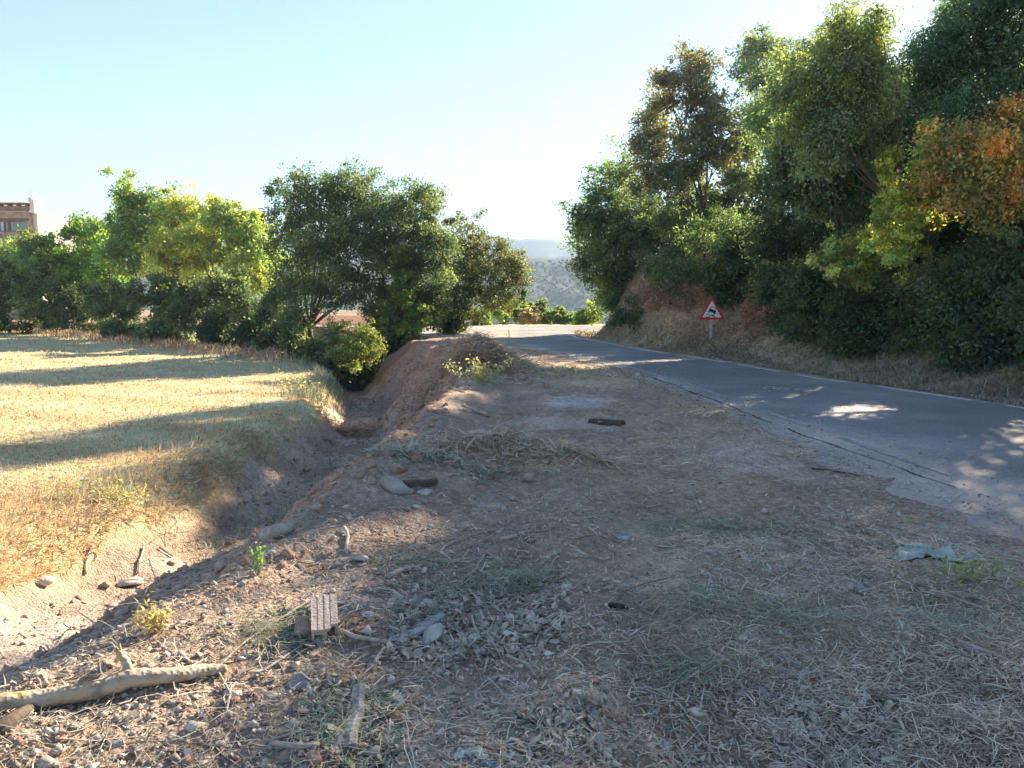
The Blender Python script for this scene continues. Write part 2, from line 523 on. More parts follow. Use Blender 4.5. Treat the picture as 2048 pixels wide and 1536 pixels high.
for a, b in [(5.0, 8.4), (9.0, 11.9), (12.5, 14.6), (15.3, 16.9), (17.6, 19.6), (20.3, 23.0), (23.5, 27), (27.4, 38.5)]:
    strip('road_marking', [rl(y) for y in np.arange(a, b, .4)] + [rl(b)], .13, M['paint'], ragged=.35)


def ll(y): return (float(ip(y, CRK)) + .33, y)


for a, b in [(3.6, 5.3), (7.1, 9.1), (9.9, 11.1), (13.0, 15.2), (16.5, 18.8), (20.3, 22.5)]:
    strip('road_marking', [ll(y) for y in np.arange(a, b, .4)] + [ll(b)], .12, M['paint_worn'], ragged=.5)

# ------------------------------------------------------------------ foliage
def leaves_np(C, N, L, Wd, droop, rg, colA, colB, hue_j=.12, patch=None):
    """C: (n,3) leaf positions; N: (n,3) outward direction. Folded two-triangle leaves."""
    n = len(C)
    ax = rg.normal(size=(n, 3)) * .75 + N * .8; ax[:, 2] -= droop
    ax /= np.linalg.norm(ax, axis=1)[:, None] + 1e-9
    up = rg.normal(size=(n, 3)) * .55 + N * .35; up[:, 2] += .55
    sd = np.cross(ax, up); sd /= np.linalg.norm(sd, axis=1)[:, None] + 1e-9
    nn = np.cross(sd, ax)
    l = (L * rg.uniform(.65, 1.3, n))[:, None]; w = (Wd * rg.uniform(.7, 1.2, n))[:, None]
    a = C - ax * l * .5; b = C + ax * l * .5
    fold = w * .18
    s1 = C + sd * w * .5 + nn * fold; s2 = C - sd * w * .5 + nn * fold
    V = np.stack([a, s1, b, s2], 1).reshape(-1, 3)
    i = np.arange(n) * 4
    F = np.concatenate([np.stack([i, i + 1, i + 2], 1), np.stack([i, i + 2, i + 3], 1)])
    t = rg.random(n)[:, None]
    c = np.asarray(colA) * (1 - t) + np.asarray(colB) * t
    if patch is not None: c = patch(C, c)
    c = c * rg.uniform(1 - hue_j * 2, 1 + hue_j * 2, (n, 1)) * np.array([1.40, 1.36, 1.56])
    return V, F, np.repeat(np.clip(c, 0.004, 1), 4, 0)


def crown_points(lobes, nleaf, cr, rg, inner=.45, flat=.75):
    lobes = np.array(lobes, float).copy(); lobes[:, 3:6] *= .93
    area = lobes[:, 3] * lobes[:, 5] + .02
    K = np.maximum(3, (area / area.sum() * max(8, nleaf / 60)).astype(int))
    cc, cn = [], []
    for l, k in zip(lobes, K):
        d = rg.normal(size=(k, 3)); d[:, 2] = d[:, 2] * .9 + .12
        d /= np.linalg.norm(d, axis=1)[:, None]
        u = rg.uniform(inner, 1.0, k)[:, None] ** .7
        far = rg.random(k) < .26; u[far] *= rg.uniform(1.05, 1.5, (far.sum(), 1)); d[far, 2] += .3
        wob = 1 + .28 * np.sin(d[:, :1] * 5 + l[0]) * np.sin(d[:, 2:] * 6 + l[1])
        cc.append(l[:3] + d * l[3:6] * u * wob); cn.append(d)
    cc = np.concatenate(cc); cn = np.concatenate(cn)
    m = rg.integers(0, len(cc), nleaf)
    wts = rg.lognormal(0, .55, len(cc)); m = rg.choice(len(cc), nleaf, p=wts / wts.sum())
    sz = (rg.uniform(.6, 1.15, len(cc)) * wts ** .4)[m][:, None]
    off = rg.normal(size=(nleaf, 3)) * cr * .5 * sz; off[:, 2] *= flat
    return cc[m] + off, cn[m], cc, m


def branches(root, base, lobes, cc, mat, r0, rg, lean=(0, 0), twigs=40, name='trunk', fork=.35, ntr=1):
    mb = MB()
    base = np.array(base, float)
    lob = np.array(lobes, float)
    cen = (lob[:, :3] * lob[:, 3:4]).sum(0) / lob[:, 3].sum()
    for k in range(ntr):
        b0 = base + np.array([rg.uniform(-.3, .3), rg.uniform(-.3, .3), 0]) * (k > 0) - np.array([0, 0, .25])
        fk = b0 + (cen - b0) * fork + np.array([lean[0], lean[1], 0]) + rg.normal(size=3) * .12 * (k > 0)
        mid = (b0 + fk) / 2 + rg.normal(size=3) * .10 * np.linalg.norm(fk - b0) * .6
        rr = r0 * (1 if ntr == 1 else .7)
        rr *= .8
        mb.tube([b0, b0 * .75 + mid * .25 + rg.normal(size=3) * .02, mid, fk], [rr * 1.35, rr * 1.05, rr * .9, rr * .75], 8, rough=.12)
        sel = [i for i in range(len(lob)) if i % ntr == k]
        for i in sel:
            l = lob[i]
            e = l[:3] + np.array([0, 0, l[5] * .35])
            m1 = fk + (e - fk) * .45 + rg.normal(size=3) * .12 * np.linalg.norm(e - fk)
            r1 = rr * .42
            mb.tube([fk, fk * .6 + m1 * .4, m1, e], [r1, r1 * .8, r1 * .5, r1 * .12], 6, cap=False)
            near = cc[np.linalg.norm(cc - l[:3], axis=1) < max(l[3:6]) * 1.25]
            if len(near):
                for j in rg.integers(0, len(near), min(len(near), max(3, twigs // len(lob)))):
                    q = near[j]; st = m1 + (e - m1) * rg.uniform(0, .8)
                    md = (st + q) / 2 + rg.normal(size=3) * .06; md[2] += .05
                    mb.tube([st, md, q], [r1 * .28, r1 * .18, .006], 4, cap=False)
    return mb.build(name, mat, root, smooth=True)


LEAF_N, LEAF_S = 1.6, 1.44


def tree(name, label, cat, base, lobes, nleaf, L=.085, Wd=.05, cr=.42, colA=(.06, .10, .03), colB=(.09, .14, .04), group=None,
         r0=.14, droop=.35, patch=None, mat='leaf', bark='bark', twigs=40, seed=1, inner=.45, fork=.35, ntr=1, crown_name='crown', lean=(0, 0), extra=None):
    rg = np.random.default_rng(seed)
    nleaf = int(nleaf * LEAF_N); L = L * LEAF_S; Wd = Wd * LEAF_S * 1.12; cr = cr * .92
    e = empty(name, tuple(base))
    tag(e, label, cat, group)
    lob = np.array(lobes, float)
    lob[:, :3] -= np.array(base)[None]
    P, N, cc, m = crown_points(lob, nleaf, cr, rg, inner)
    pw = (lambda c, k: patch(c + np.array(base)[None], k)) if patch else None
    V, F, C = leaves_np(P, N, L, Wd, droop, rg, colA, colB, patch=pw)
    # each spray of leaves has its own tint
    tint = np.clip(rg.lognormal(0, .27, len(cc)), .5, 1.7)[m]
    hs = rg.normal(0, .10, len(cc))[m]
    C = C * np.repeat(tint, 4)[:, None] * (1 + np.repeat(hs, 4)[:, None] * np.array([1.0, .25, -.9]))
    c = mesh_np(crown_name, V, F, M[mat], e, C)
    if extra:
        l2 = np.array(extra[0], float); l2[:, :3] -= np.array(base)[None]
        P, N, c2, m = crown_points(l2, extra[1], .5, rg, inner)
        V, F, C = leaves_np(P, N, extra[2], extra[3], droop, rg, colA, colB)
        mesh_np(crown_name, V, F, M[mat], e, C)
        lob = np.concatenate([lob, l2]); cc = np.concatenate([cc, c2])
    branches(e, (0, 0, 0), lob, cc, M[bark], r0, rg, lean, twigs, fork=fork, ntr=ntr)
    return e


def hit(px, py):
    rx, rz = ray(px, py)
    ds = np.arange(8, 60, .2)
    below = (CAM_Z + rz * ds) < H(rx * ds, ds, False)
    return float(ds[np.argmax(below)]) if below.any() else 60.0


def lob(spec, d, dd=0.0, depth=1.0, rg=random, hug=False):
    """lobes given as (px, py, radius px[, radius px vertical]) at about distance d"""
    out = []
    for s in spec:
        px, py, r = s[:3]; r2 = s[3] if len(s) > 3 else r
        di = d + (rg.random() * 2 - 1) * dd
        if hug: di = min(di, hit(px, py + r * .5) - .35 * r / FPX * di)
        p = W(px, py, di)
        out.append((p[0], p[1], p[2], r / FPX * di, r / FPX * di * depth, r2 / FPX * di))
    return out


def base_at(px, d, sink=0.0):
    x = ray(px, 700)[0] * d
    return (x, d, h1(x, d) - sink)


DK1, DK2 = (.048, .074, .046), (.08, .115, .062)         # holm oak, dark bramble
MG1, MG2 = (.070, .108, .052), (.115, .16, .075)          # mid green
LG1, LG2 = (.115, .17, .065), (.18, .24, .085)             # walnut, fresh green
YG1, YG2 = (.20, .235, .075), (.32, .33, .11)               # yellow green
OR1, OR2 = (.36, .19, .08), (.50, .31, .13)               # browned leaves
GG1, GG2 = (.11, .145, .09), (.17, .21, .125)              # grey green
G_R = 'trees on the bank right of the road'
G_S = 'shrubs along the foot of the bank right of the road'
G_L = 'trees beyond the stubble field'
G_LS = 'dark shrubs along the far edge of the field'
G_B = 'bright bushes beyond the bend'


def brown_tips(p0, r, c2, amt=.8):
    def f(P, c):
        w = np.exp(-(np.linalg.norm(P - np.array(p0)[None], axis=1) / r) ** 2) * amt
        w = (np.random.default_rng(5).random(len(P)) < w)[:, None]
        return np.where(w, np.asarray(c2), c)
    return f


# ---- right side, from the bend towards the camera
tree('oak_tree', 'dark leafy tree overhanging the road at the bend, nearest the valley view', 'tree', base_at(1265, 39),
     lob([(1225, 365, 45), (1195, 420, 48), (1250, 430, 55), (1180, 480, 42), (1235, 500, 60), (1195, 540, 46), (1240, 570, 55), (1275, 480, 50), (1215, 600, 36), (1262, 620, 40), (1180, 450, 36), (1300, 560, 50)], 38, 1.2),
     26000, .10, .06, .45, MG1, MG2, G_R, .16, seed=11, mat='leaf', inner=.35)
tree('brown_tipped_tree', 'sparse tree with browned crown top standing tallest left on the wooded bank', 'tree', base_at(1432, 33),
     lob([(1375, 165, 52), (1320, 235, 50), (1415, 235, 50), (1292, 300, 40), (1370, 310, 56), (1285, 370, 34), (1440, 300, 45), (1330, 160, 22), (1330, 360, 45), (1390, 120, 24)], 32, 1.0),
     17500, .10, .045, .38, (.095, .115, .075), (.14, .155, .10), G_R, .15, seed=12, patch=brown_tips(W(1385, 190, 32), 2.6, (.26, .18, .11), .32), twigs=90, inner=.3)
tree('tall_ash_tree', 'highest airy tree on the bank with a gap of sky near its top', 'tree', base_at(1640, 37),
     lob([(1515, 100, 40), (1500, 150, 34), (1560, 170, 46), (1600, 108, 34), (1668, 64, 34), (1735, 84, 34), (1540, 222, 26), (1488, 235, 34), (1482, 300, 36), (1476, 360, 34), (1690, 30, 22), (1800, 160, 38), (1815, 200, 36)], 37, 1.4),
     19000, .11, .045, .42, GG1, GG2, G_R, .16, seed=13, twigs=110, inner=.35)
tree('pale_ash_tree', 'paler green tree in the middle of the wooded bank below the highest crown', 'tree', base_at(1610, 28),
     lob([(1530, 235, 34), (1552, 285, 38), (1600, 260, 50), (1665, 225, 50), (1700, 185, 28), (1660, 300, 54), (1590, 330, 36), (1700, 300, 42), (1700, 370, 55)], 27.5, 1.2),
     26000, .10, .042, .36, (.15, .21, .09), (.22, .29, .12), G_R, .15, seed=14, twigs=80)
tree('slender_shade_tree', 'airy tree added for its shade in front of the highest crown, its right edge against the white sky', 'tree', base_at(1865, 19.4),
     lob([(1655, 150, 40), (1700, 110, 44), (1735, 150, 40), (1690, 190, 40), (1745, 95, 30), (1640, 200, 40), (1700, 60, 30), (1752, 50, 26), (1610, 170, 34), (1580, 140, 30), (1660, 90, 26), (1600, 250, 40), (1650, 270, 44), (1705, 245, 44), (1755, 210, 36), (1640, 320, 40), (1560, 200, 30)], 17.6, .5),
     19000, .062, .032, .34, (.115, .15, .085), (.175, .215, .11), G_R, .075, seed=21, twigs=70, inner=.3, fork=.5)  # added tree, set close so its crown blocks sun from the lay-by
tree('mid_shade_tree', 'grey-green tree added for its shade in the middle of the wood, between the pale ash and the saplings', 'tree', base_at(1700, 21.5),
     lob([(1645, 240, 50), (1705, 215, 48), (1755, 195, 34), (1590, 300, 48), (1680, 300, 60), (1745, 270, 52), (1560, 370, 50), (1630, 380, 60), (1710, 380, 60), (1600, 220, 36)], 21.0, .8),
     24000, .075, .038, .34, (.085, .125, .07), (.13, .18, .095), G_R, .1, seed=22, twigs=40, inner=.3)  # added tree, its lobes placed to keep sun off the middle ground
tree('dark_oak_tree', 'dark evergreen tree between the pale ash and the overhanging crown at the top right', 'tree', base_at(1800, 27),
     lob([(1770, 250, 60), (1840, 230, 60), (1800, 320, 62), (1740, 420, 62), (1860, 330, 60), (1790, 420, 60), (1760, 200, 30)], 27, 1.5),
     15000, .10, .06, .45, DK1, DK2, G_R, .2, seed=15, mat='leaf_dense')
OV = [(1880, 110, 62), (1950, 60, 60), (2020, 20, 70), (1865, 190, 62), (1950, 160, 72), (2040, 120, 80), (1905, 250, 60), (2000, 220, 70), (2000, -30, 46), (2070, 300, 70), (1960, -10, 34)]
OVX = [(2090, 60, 90), (2130, 170, 110), (2090, -60, 80), (2105, -130, 44), (2010, -240, 70), (1900, -250, 60), (2120, -220, 90), (2000, -330, 70), (2100, -330, 90), (2220, -120, 110), (2240, -280, 100), (2200, 0, 100), (2190, 260, 110), (2250, 120, 110)]
rgo = random.Random(5)
tree('overhanging_oak_tree', 'big dark tree whose crown runs out of the top right corner', 'tree', base_at(2060, 20),
     lob(OV, 19, 1.4, rg=rgo) + lob([(1885, 120, 56), (1905, 60, 44), (1862, 185, 50), (1930, 20, 40)], 22.5, .4, rg=rgo),
     33000, .062, .034, .36, (.05, .085, .06), (.085, .135, .08), G_R, .2, seed=16, mat='leaf', twigs=110, extra=(lob(OVX, 19, 1.6, rg=rgo), 24000, .14, .085))
tree('orange_leaved_tree', 'tree with orange browned leaves hanging at the right edge of the picture', 'tree', base_at(2080, 16.5),
     lob([(1925, 290, 40), (1890, 340, 36), (1950, 350, 46), (2010, 310, 46), (1870, 385, 30), (1935, 400, 36), (2005, 245, 40), (2060, 350, 46), (1880, 300, 26), (2030, 410, 40), (1985, 455, 20)], 16.5, .7),
     10500, .068, .038, .34, (.14, .17, .06), (.26, .22, .09), G_R, .1, seed=17,
     patch=lambda P, c: np.where((np.random.default_rng(8).random(len(P)) < .12 + .7 * sstep(-.12, .12, fbm(P[:, 0] * 1.3, P[:, 2] * 1.3 + 3, 2)))[:, None], np.array(OR1) + (np.array(OR2) - np.array(OR1)) * np.random.default_rng(9).random((len(P), 1)), c), twigs=60)
tree('sapling', 'tall yellow-green sapling with spiky tips in front of the orange leaves', 'sapling', base_at(1830, 17.6),
     lob([(1775, 345, 14, 40), (1790, 400, 26), (1838, 320, 14, 55), (1835, 390, 26), (1760, 430, 16, 30), (1800, 455, 42), (1850, 440, 34), (1790, 505, 38), (1835, 520, 30), (1870, 375, 22), (1855, 280, 10, 34), (1740, 480, 14, 28), (1868, 330, 18), (1818, 560, 24)], 17.6, .5),
     13000, .06, .036, .15, (.19, .25, .08), (.36, .37, .13), 'yellow-green saplings on the bank', .045, seed=18, twigs=50, bark='bark', ntr=2)  # leaf colours brightened to stand in for sun that misses the sapling
tree('sapling', 'short yellow-green sapling coloured as if sunlit among dark shrubs, left of the taller one', 'sapling', base_at(1700, 19.5),
     lob([(1655, 500, 10, 34), (1665, 540, 24), (1700, 515, 18, 34), (1730, 520, 22), (1765, 540, 26), (1720, 560, 22), (1690, 555, 26), (1635, 525, 12, 20), (1745, 500, 10, 26)], 19.2, .4),
     5000, .06, .034, .13, (.19, .23, .10), (.34, .34, .14), 'yellow-green saplings on the bank', .035, seed=19, twigs=40, ntr=2)  # sunlight put into these leaf colours too, the sapling stands in shade
# trees standing just outside the frame, whose shade covers the lay-by
for k, (x, y, h, r, sd) in enumerate([(13.6, 13.0, 8.0, 2.2, 31)]):
    b = (x, y, h1(x, y))
    rg_ = np.random.default_rng(sd)
    ls = [(x + rg_.uniform(-r, r), y + rg_.uniform(-r, r), b[2] + h * u, r * .5, r * .5, r * .42) for u in np.linspace(.3, .86, 13)]
    tree('oak_tree', ['oak tree just past the right edge of the picture, nearest the orange leaves', 'oak tree past the right edge, between its two neighbours', 'oak tree past the right edge, nearest the camera'][k], 'tree', b, ls, 6500,
         .15, .09, .5, MG1, MG2, G_R, .2, seed=sd, mat='leaf')

# understorey: dark shrubs up the bank
def dh(px): return float(np.interp(px, [1200, 1300, 1450, 1700, 2048, 2400], [38.5, 33.5, 27.5, 20.0, 15.2, 11.5]))


US = [
    (1300, 470, 70, 2.5, 'dark shrub behind the bend tree under the brown-tipped crown'),
    (1395, 480, 80, 3.0, 'dark shrub directly under the brown-tipped tree'),
    (1492, 496, 62, 1.6, 'dark shrub between the brown-tipped tree and the pale ash'),
    (1470, 570, 62, 1.0, 'dark shrub right behind the road sign'),
    (1570, 480, 85, 1.6, 'dark shrub under the pale ash, left half'),
    (1560, 600, 70, .6, 'grey-green shrub above the dry verge, next right from the sign'),
    (1650, 440, 70, 2.5, 'dark shrub under the pale ash, right half'),
    (1660, 600, 80, .5, 'dark shrub below the short sapling'),
    (1740, 640, 75, .4, 'dark shrub low on the verge below the tall sapling'),
    (1760, 480, 80, 2.2, 'dark shrub behind the two saplings'),
    (1840, 600, 90, .4, 'dark bramble mound at the verge below the orange leaves, left of two'),
    (1900, 470, 80, 2.0, 'dark shrub directly below the orange leaves'),
    (1940, 640, 95, .3, 'dark bramble mound low at the verge, second from the right edge'),
    (1985, 540, 95, 1.0, 'dark shrub above the brambles near the right edge'),
    (2040, 450, 80, 1.8, 'dark shrub below the crown in the right edge of the picture'),
    (2060, 630, 110, .2, 'dark bramble mound at the right edge of the picture'),
    (2200, 600, 130, .3, 'bramble mound just past the right edge of the picture'),
    (1350, 570, 46, 2.2, 'dark shrub on top of the bare earth cut'),
    (1255, 625, 32, .6, 'low dark shrub at the foot of the bend tree'),
]
for k, (px, py, r, dd, lb) in enumerate(US):
    d = dh(px) + dd
    rg_ = random.Random(100 + k)
    sp = [(px + rg_.uniform(-.9, .9) * r, py + rg_.uniform(-.75, .8) * r, r * rg_.uniform(.36, .62)) for _ in range(9)] + [(px, py, r * .7)]
    c1, c2 = [(DK1, DK2), (MG1, MG2), (DK1, MG1), ((.05, .075, .04), (.08, .11, .06))][k % 4]
    if k == 5: c1, c2 = (.06, .09, .05), (.10, .13, .07)
    tree('shrub', lb, 'shrub', base_at(px, min(d, hit(px, py + r * .6))), lob(sp, d, .5, 1.0, rg_, True), int(6000 * (r / 80) ** 1.3), .052 + .0019 * d, .034, .34, c1, c2, G_S, .05, seed=200 + k,
         mat='leaf', bark='dark_bark', twigs=24, ntr=3, fork=.25, inner=.3)

# backing trees further up the bank so that little sky shows low down
for k, (px, d, lst, lb) in enumerate([
    (1400, 41, [(1340, 420, 60), (1400, 400, 60), (1450, 430, 60), (1310, 470, 50), (1380, 500, 70), (1450, 520, 70)], 'background oak behind the brown-tipped tree'),
    (1560, 40, [(1500, 400, 60), (1570, 420, 70), (1640, 430, 60), (1540, 500, 70), (1620, 520, 70), (1480, 340, 46)], 'background oak behind the pale ash'),
    (1760, 33, [(1700, 430, 60), (1780, 400, 70), (1840, 400, 70), (1740, 520, 80), (1850, 520, 80), (1820, 250, 50), (1880, 310, 60)], 'background oak behind the saplings'),
    (1990, 26, [(1900, 420, 80), (1980, 360, 80), (2050, 420, 90), (1940, 520, 90), (2040, 540, 90), (2120, 330, 110)], 'background oak behind the orange leaves')]):
    tree('oak_tree', lb, 'tree', base_at(px, d), lob(lst, d, .8), 6500, .16, .10, .6, DK1, DK2, G_R, .2, seed=300 + k, mat='leaf_dense', bark='dark_bark', twigs=20)

# dry brown scrub on the cut
def dry_shrub(px, py, r, d, lb, n=3500, colA=(.22, .13, .08), colB=(.34, .22, .14), seed=1, L=.09):
    rg_ = random.Random(seed)
    sp = [(px + rg_.uniform(-.8, .8) * r, py + rg_.uniform(-.7, .8) * r, r * .5) for _ in range(7)]
    return tree('dry_shrub', lb, 'shrub', base_at(px, min(d, hit(px, py + r * .6))), lob(sp, d, .4, .8, rg_, True), n, L, .018, .34, colA, colB, 'withered scrub on the earth cut', .03, seed=seed, mat='straw', bark='twig', ntr=3, twigs=40, fork=.2, droop=-.1)


dry_shrub(1300, 590, 45, 33.0, 'withered reddish scrub on the earth cut nearest the bend', 2200, seed=41)
dry_shrub(1365, 600, 36, 31.0, 'withered scrub in the middle of the earth cut', 1500, (.2, .13, .09), (.36, .25, .17), seed=42)
dry_shrub(1530, 620, 34, 25.2, 'withered scrub above the verge right of the road sign', 2400, seed=43)
dry_shrub(1400, 600, 20, 29.2, 'small withered clump just left of the road sign', 1200, (.3, .19, .12), (.42, .28, .18), seed=44)

# ---- left: trees beyond the field
tree('holm_oak_tree', 'large dark oak beyond the field, tallest of the left group, with bare leaning trunk', 'tree', (-8.6, 33.5, -1.2),
     lob([(600, 400, 50), (570, 440, 40), (580, 500, 50), (640, 470, 60), (690, 420, 55), (700, 375, 40), (740, 380, 36), (770, 420, 44), (640, 540, 60), (700, 510, 70), (590, 570, 50), (735, 460, 50), (660, 380, 30), (610, 370, 20, 24), (700, 570, 44), (560, 610, 40), (640, 600, 36), (735, 600, 34), (600, 640, 34)], 33.5, 1.2),
     31000, .085, .048, .42, (.056, .086, .044), (.092, .132, .064), G_L, .17, seed=51, lean=(-.3, 0), twigs=60)
tree('holm_oak_tree', 'rounded dark oak right of the tallest, ivy hanging down its front', 'tree', (-5.6, 35.0, -1.2),
     lob([(790, 430, 50), (840, 450, 50), (815, 500, 55), (870, 500, 50), (760, 500, 40), (850, 560, 55), (790, 570, 50), (800, 630, 44), (760, 640, 38), (860, 620, 40), (850, 395, 24), (830, 400, 16)], 34.5, 1.0),
     23000, .085, .048, .40, DK1, (.09, .13, .062), G_L, .15, seed=52)
tree('ivy_clad_trunk', 'light green ivy hanging over a trunk in the middle of the dark oaks', 'ivy', (-6.1, 33.2, -1.5),
     lob([(800, 530, 22, 40), (805, 580, 22, 40), (790, 630, 30, 36), (815, 660, 34), (770, 655, 24), (835, 640, 26)], 33.0, .3),
     7000, .08, .06, .22, (.09, .14, .04), (.15, .19, .05), G_L, .1, seed=53)
tree('holm_oak_tree', 'broad grey-green oak at the right end of the left group, beside the road bend', 'tree', (-3.3, 38.5, -.6),
     lob([(900, 500, 40), (940, 490, 40), (980, 510, 40), (920, 550, 50), (975, 560, 50), (1010, 540, 36), (1000, 590, 36), (940, 610, 44), (890, 600, 44), (1035, 520, 20, 30), (1045, 560, 20, 28), (905, 440, 18), (870, 400, 26, 30), (940, 455, 26), (1020, 605, 20)], 38.5, 1.0),
     19000, .085, .043, .36, (.055, .075, .035), (.11, .12, .06), G_L, .14, seed=54, ntr=2)
tree('olive_bush', 'rounded sunlit bush in front of the leaning trunk at the field corner', 'bush', (-6.6, 29.0, -1.6),
     lob([(680, 690, 34), (715, 675, 34), (740, 695, 28), (665, 665, 24), (700, 715, 30), (735, 670, 20)], 29, .4),
     6500, .06, .03, .2, (.09, .12, .04), (.16, .18, .07), G_L, .05, seed=55, ntr=3)
BT = [
    ((-26.5, 50), [(250, 400, 24, 40), (240, 450, 36), (290, 430, 40), (300, 480, 50), (340, 420, 36), (250, 510, 44), (285, 400, 22)], LG1, LG2, 'walnut with the highest pointed tip, left of the yellow one'),
    ((-21.5, 48), [(370, 440, 46), (350, 500, 50), (400, 480, 46), (330, 540, 44), (420, 430, 26), (390, 530, 44), (365, 415, 24)], YG1, YG2, 'walnut with the yellowest crown in the middle of the row'),
    ((-17.5, 46), [(440, 440, 34), (480, 460, 40), (450, 500, 46), (510, 490, 36), (490, 540, 44), (530, 520, 26), (445, 420, 16), (505, 440, 16), (520, 560, 30)], (.16, .215, .075), (.25, .29, .10), 'yellow-green walnut right of the yellowest one, next to the tallest oak'),
    ((-31.5, 52), [(180, 480, 34), (150, 470, 22, 30), (200, 520, 44), (140, 530, 46), (215, 560, 40), (165, 580, 46), (190, 460, 18)], (.11, .19, .05), (.18, .26, .06), 'green tree with a small pointed top right of the house'),
    ((-35.5, 51), [(90, 500, 26), (60, 515, 38), (110, 540, 46), (50, 550, 44), (80, 590, 46), (55, 484, 14), (20, 520, 30)], LG1, LG2, 'green walnut standing right below the stone house'),
    ((-40, 53), [(0, 540, 40), (20, 570, 44), (-40, 560, 50), (-30, 520, 40)], MG1, MG2, 'tree cut by the left edge of the picture'),
]
for k, ((x, y), sp, c1, c2, lb) in enumerate(BT):
    tree('walnut_tree', lb, 'tree', (x, y, h1(x, y)), lob(sp, y, 1.2), 10500, .18, .075, .5, c1, c2, G_L, .13, seed=60 + k, twigs=50, inner=.35)
LS = [
    (20, 600, 60, 50, 'dark shrub at the left edge of the picture beyond the field'),
    (90, 640, 46, 52, 'dark shrub second from the left edge beyond the field'),
    (150, 620, 60, 49, 'dark shrub below the small pointed tree'),
    (225, 590, 56, 46.5, 'tallest dark shrub of the field edge, left part'),
    (235, 660, 46, 45, 'low dark shrub at the field edge below the pointed walnut'),
    (310, 600, 56, 44, 'dark shrub below the yellow walnut, left one'),
    (330, 665, 46, 42, 'low dark shrub touching the field below the yellow walnut'),
    (390, 600, 60, 41, 'dark shrub below the yellow walnut, right one'),
    (420, 660, 46, 39.5, 'low dark shrub at the field edge right of the middle'),
    (470, 600, 56, 38.5, 'dark shrub next left from the tallest oak'),
    (510, 650, 42, 37, 'dark shrub with pale creeper beside the tallest oak'),
    (560, 660, 44, 35, 'dark shrub under the tallest oak at the field corner'),
    (610, 700, 36, 33, 'low dark shrub at the foot of the leaning trunk'),
    (700, 740, 36, 30.5, 'dark bramble filling the far end of the ditch'),
    (770, 700, 34, 32.5, 'dark bramble between the ditch and the ivy'),
    (660, 745, 30, 30, 'dark bramble at the corner of the field beside the ditch'),
    (890, 640, 30, 38, 'dark shrub under the grey-green oak'),
    (-60, 610, 70, 50, 'dark shrub just past the left edge of the picture'),
]
for k, (px, py, r, d, lb) in enumerate(LS):
    rg_ = random.Random(500 + k)
    sp = [(px + rg_.uniform(-.9, .9) * r, py + rg_.uniform(-.7, .8) * r, r * rg_.uniform(.36, .6)) for _ in range(8)] + [(px, py, r * .7)]
    b = list(base_at(px, d)); b[2] = min(b[2], W(px, py + r, d)[2])
    tree('shrub', lb, 'shrub', tuple(b), lob(sp, d, .8, 1.0, rg_), int(3700 * (r / 60)), .135, .078, .4, DK1, (.06, .09, .035) if k % 3 else MG2, G_LS, .05, seed=520 + k,
         mat='leaf', bark='dark_bark', twigs=20, ntr=3, fork=.25, inner=.3)
# ---- bushes beyond the bend
BB = [(1000, 620, 26, 53, LG1, LG2, 'bright green bush beyond the bend, first from the grey-green oak'),
      (1040, 622, 26, 55, (.08, .13, .035), (.14, .19, .05), 'bright green bush beyond the bend, in front of the slim cypress'),
      (1062, 628, 18, 54, (.16, .14, .10), (.24, .2, .14), 'greyish bare bush beyond the bend, between the green ones'),
      (1095, 632, 24, 55, MG1, MG2, 'darker rounded bush beyond the bend in the middle of the gap'),
      (1130, 640, 20, 54, LG1, MG2, 'low bush beyond the bend right of the dark rounded one'),
      (1175, 632, 26, 53, (.11, .17, .035), (.18, .23, .05), 'brightest green bush beyond the bend, touching the bend tree'),
      (965, 635, 24, 51, (.08, .13, .035), (.13, .18, .05), 'bush behind the road under the grey-green oak')]
for k, (px, py, r, d, c1, c2, lb) in enumerate(BB):
    rg_ = random.Random(700 + k)
    sp = [(px + rg_.uniform(-.7, .7) * r, py + rg_.uniform(-.4, .7) * r, r * .5) for _ in range(6)] + [(px, py + r * .3, r * .75)]
    b = list(base_at(px, d)); b[2] = min(b[2], W(px, py + r * 1.1, d)[2])
    tree('bush', lb, 'bush', tuple(b), lob(sp, d, .5, 1.0, rg_), 2000, .15, .08, .3, c1, c2, G_B, .04, seed=720 + k, ntr=3, twigs=20, fork=.3)
for k, (px, py, rr, rv, d, lb) in enumerate([(1045, 600, 9, 26, 62, 'slim dark cypress-like tree beyond the bend'), (1018, 606, 9, 22, 63, 'second slim dark tree beyond the bend, half hidden by the oak')]):
    b = list(base_at(px, d)); 
    tree('conifer', lb, 'tree', tuple(b), lob([(px, py - rv * .6, rr * .5, rv * .4), (px - 2, py, rr * .8, rv * .5), (px + 2, py + rv * .5, rr, rv * .5)], d, .2), 2200, .14, .06, .25, DK1, DK2, G_B, .06, seed=760 + k)

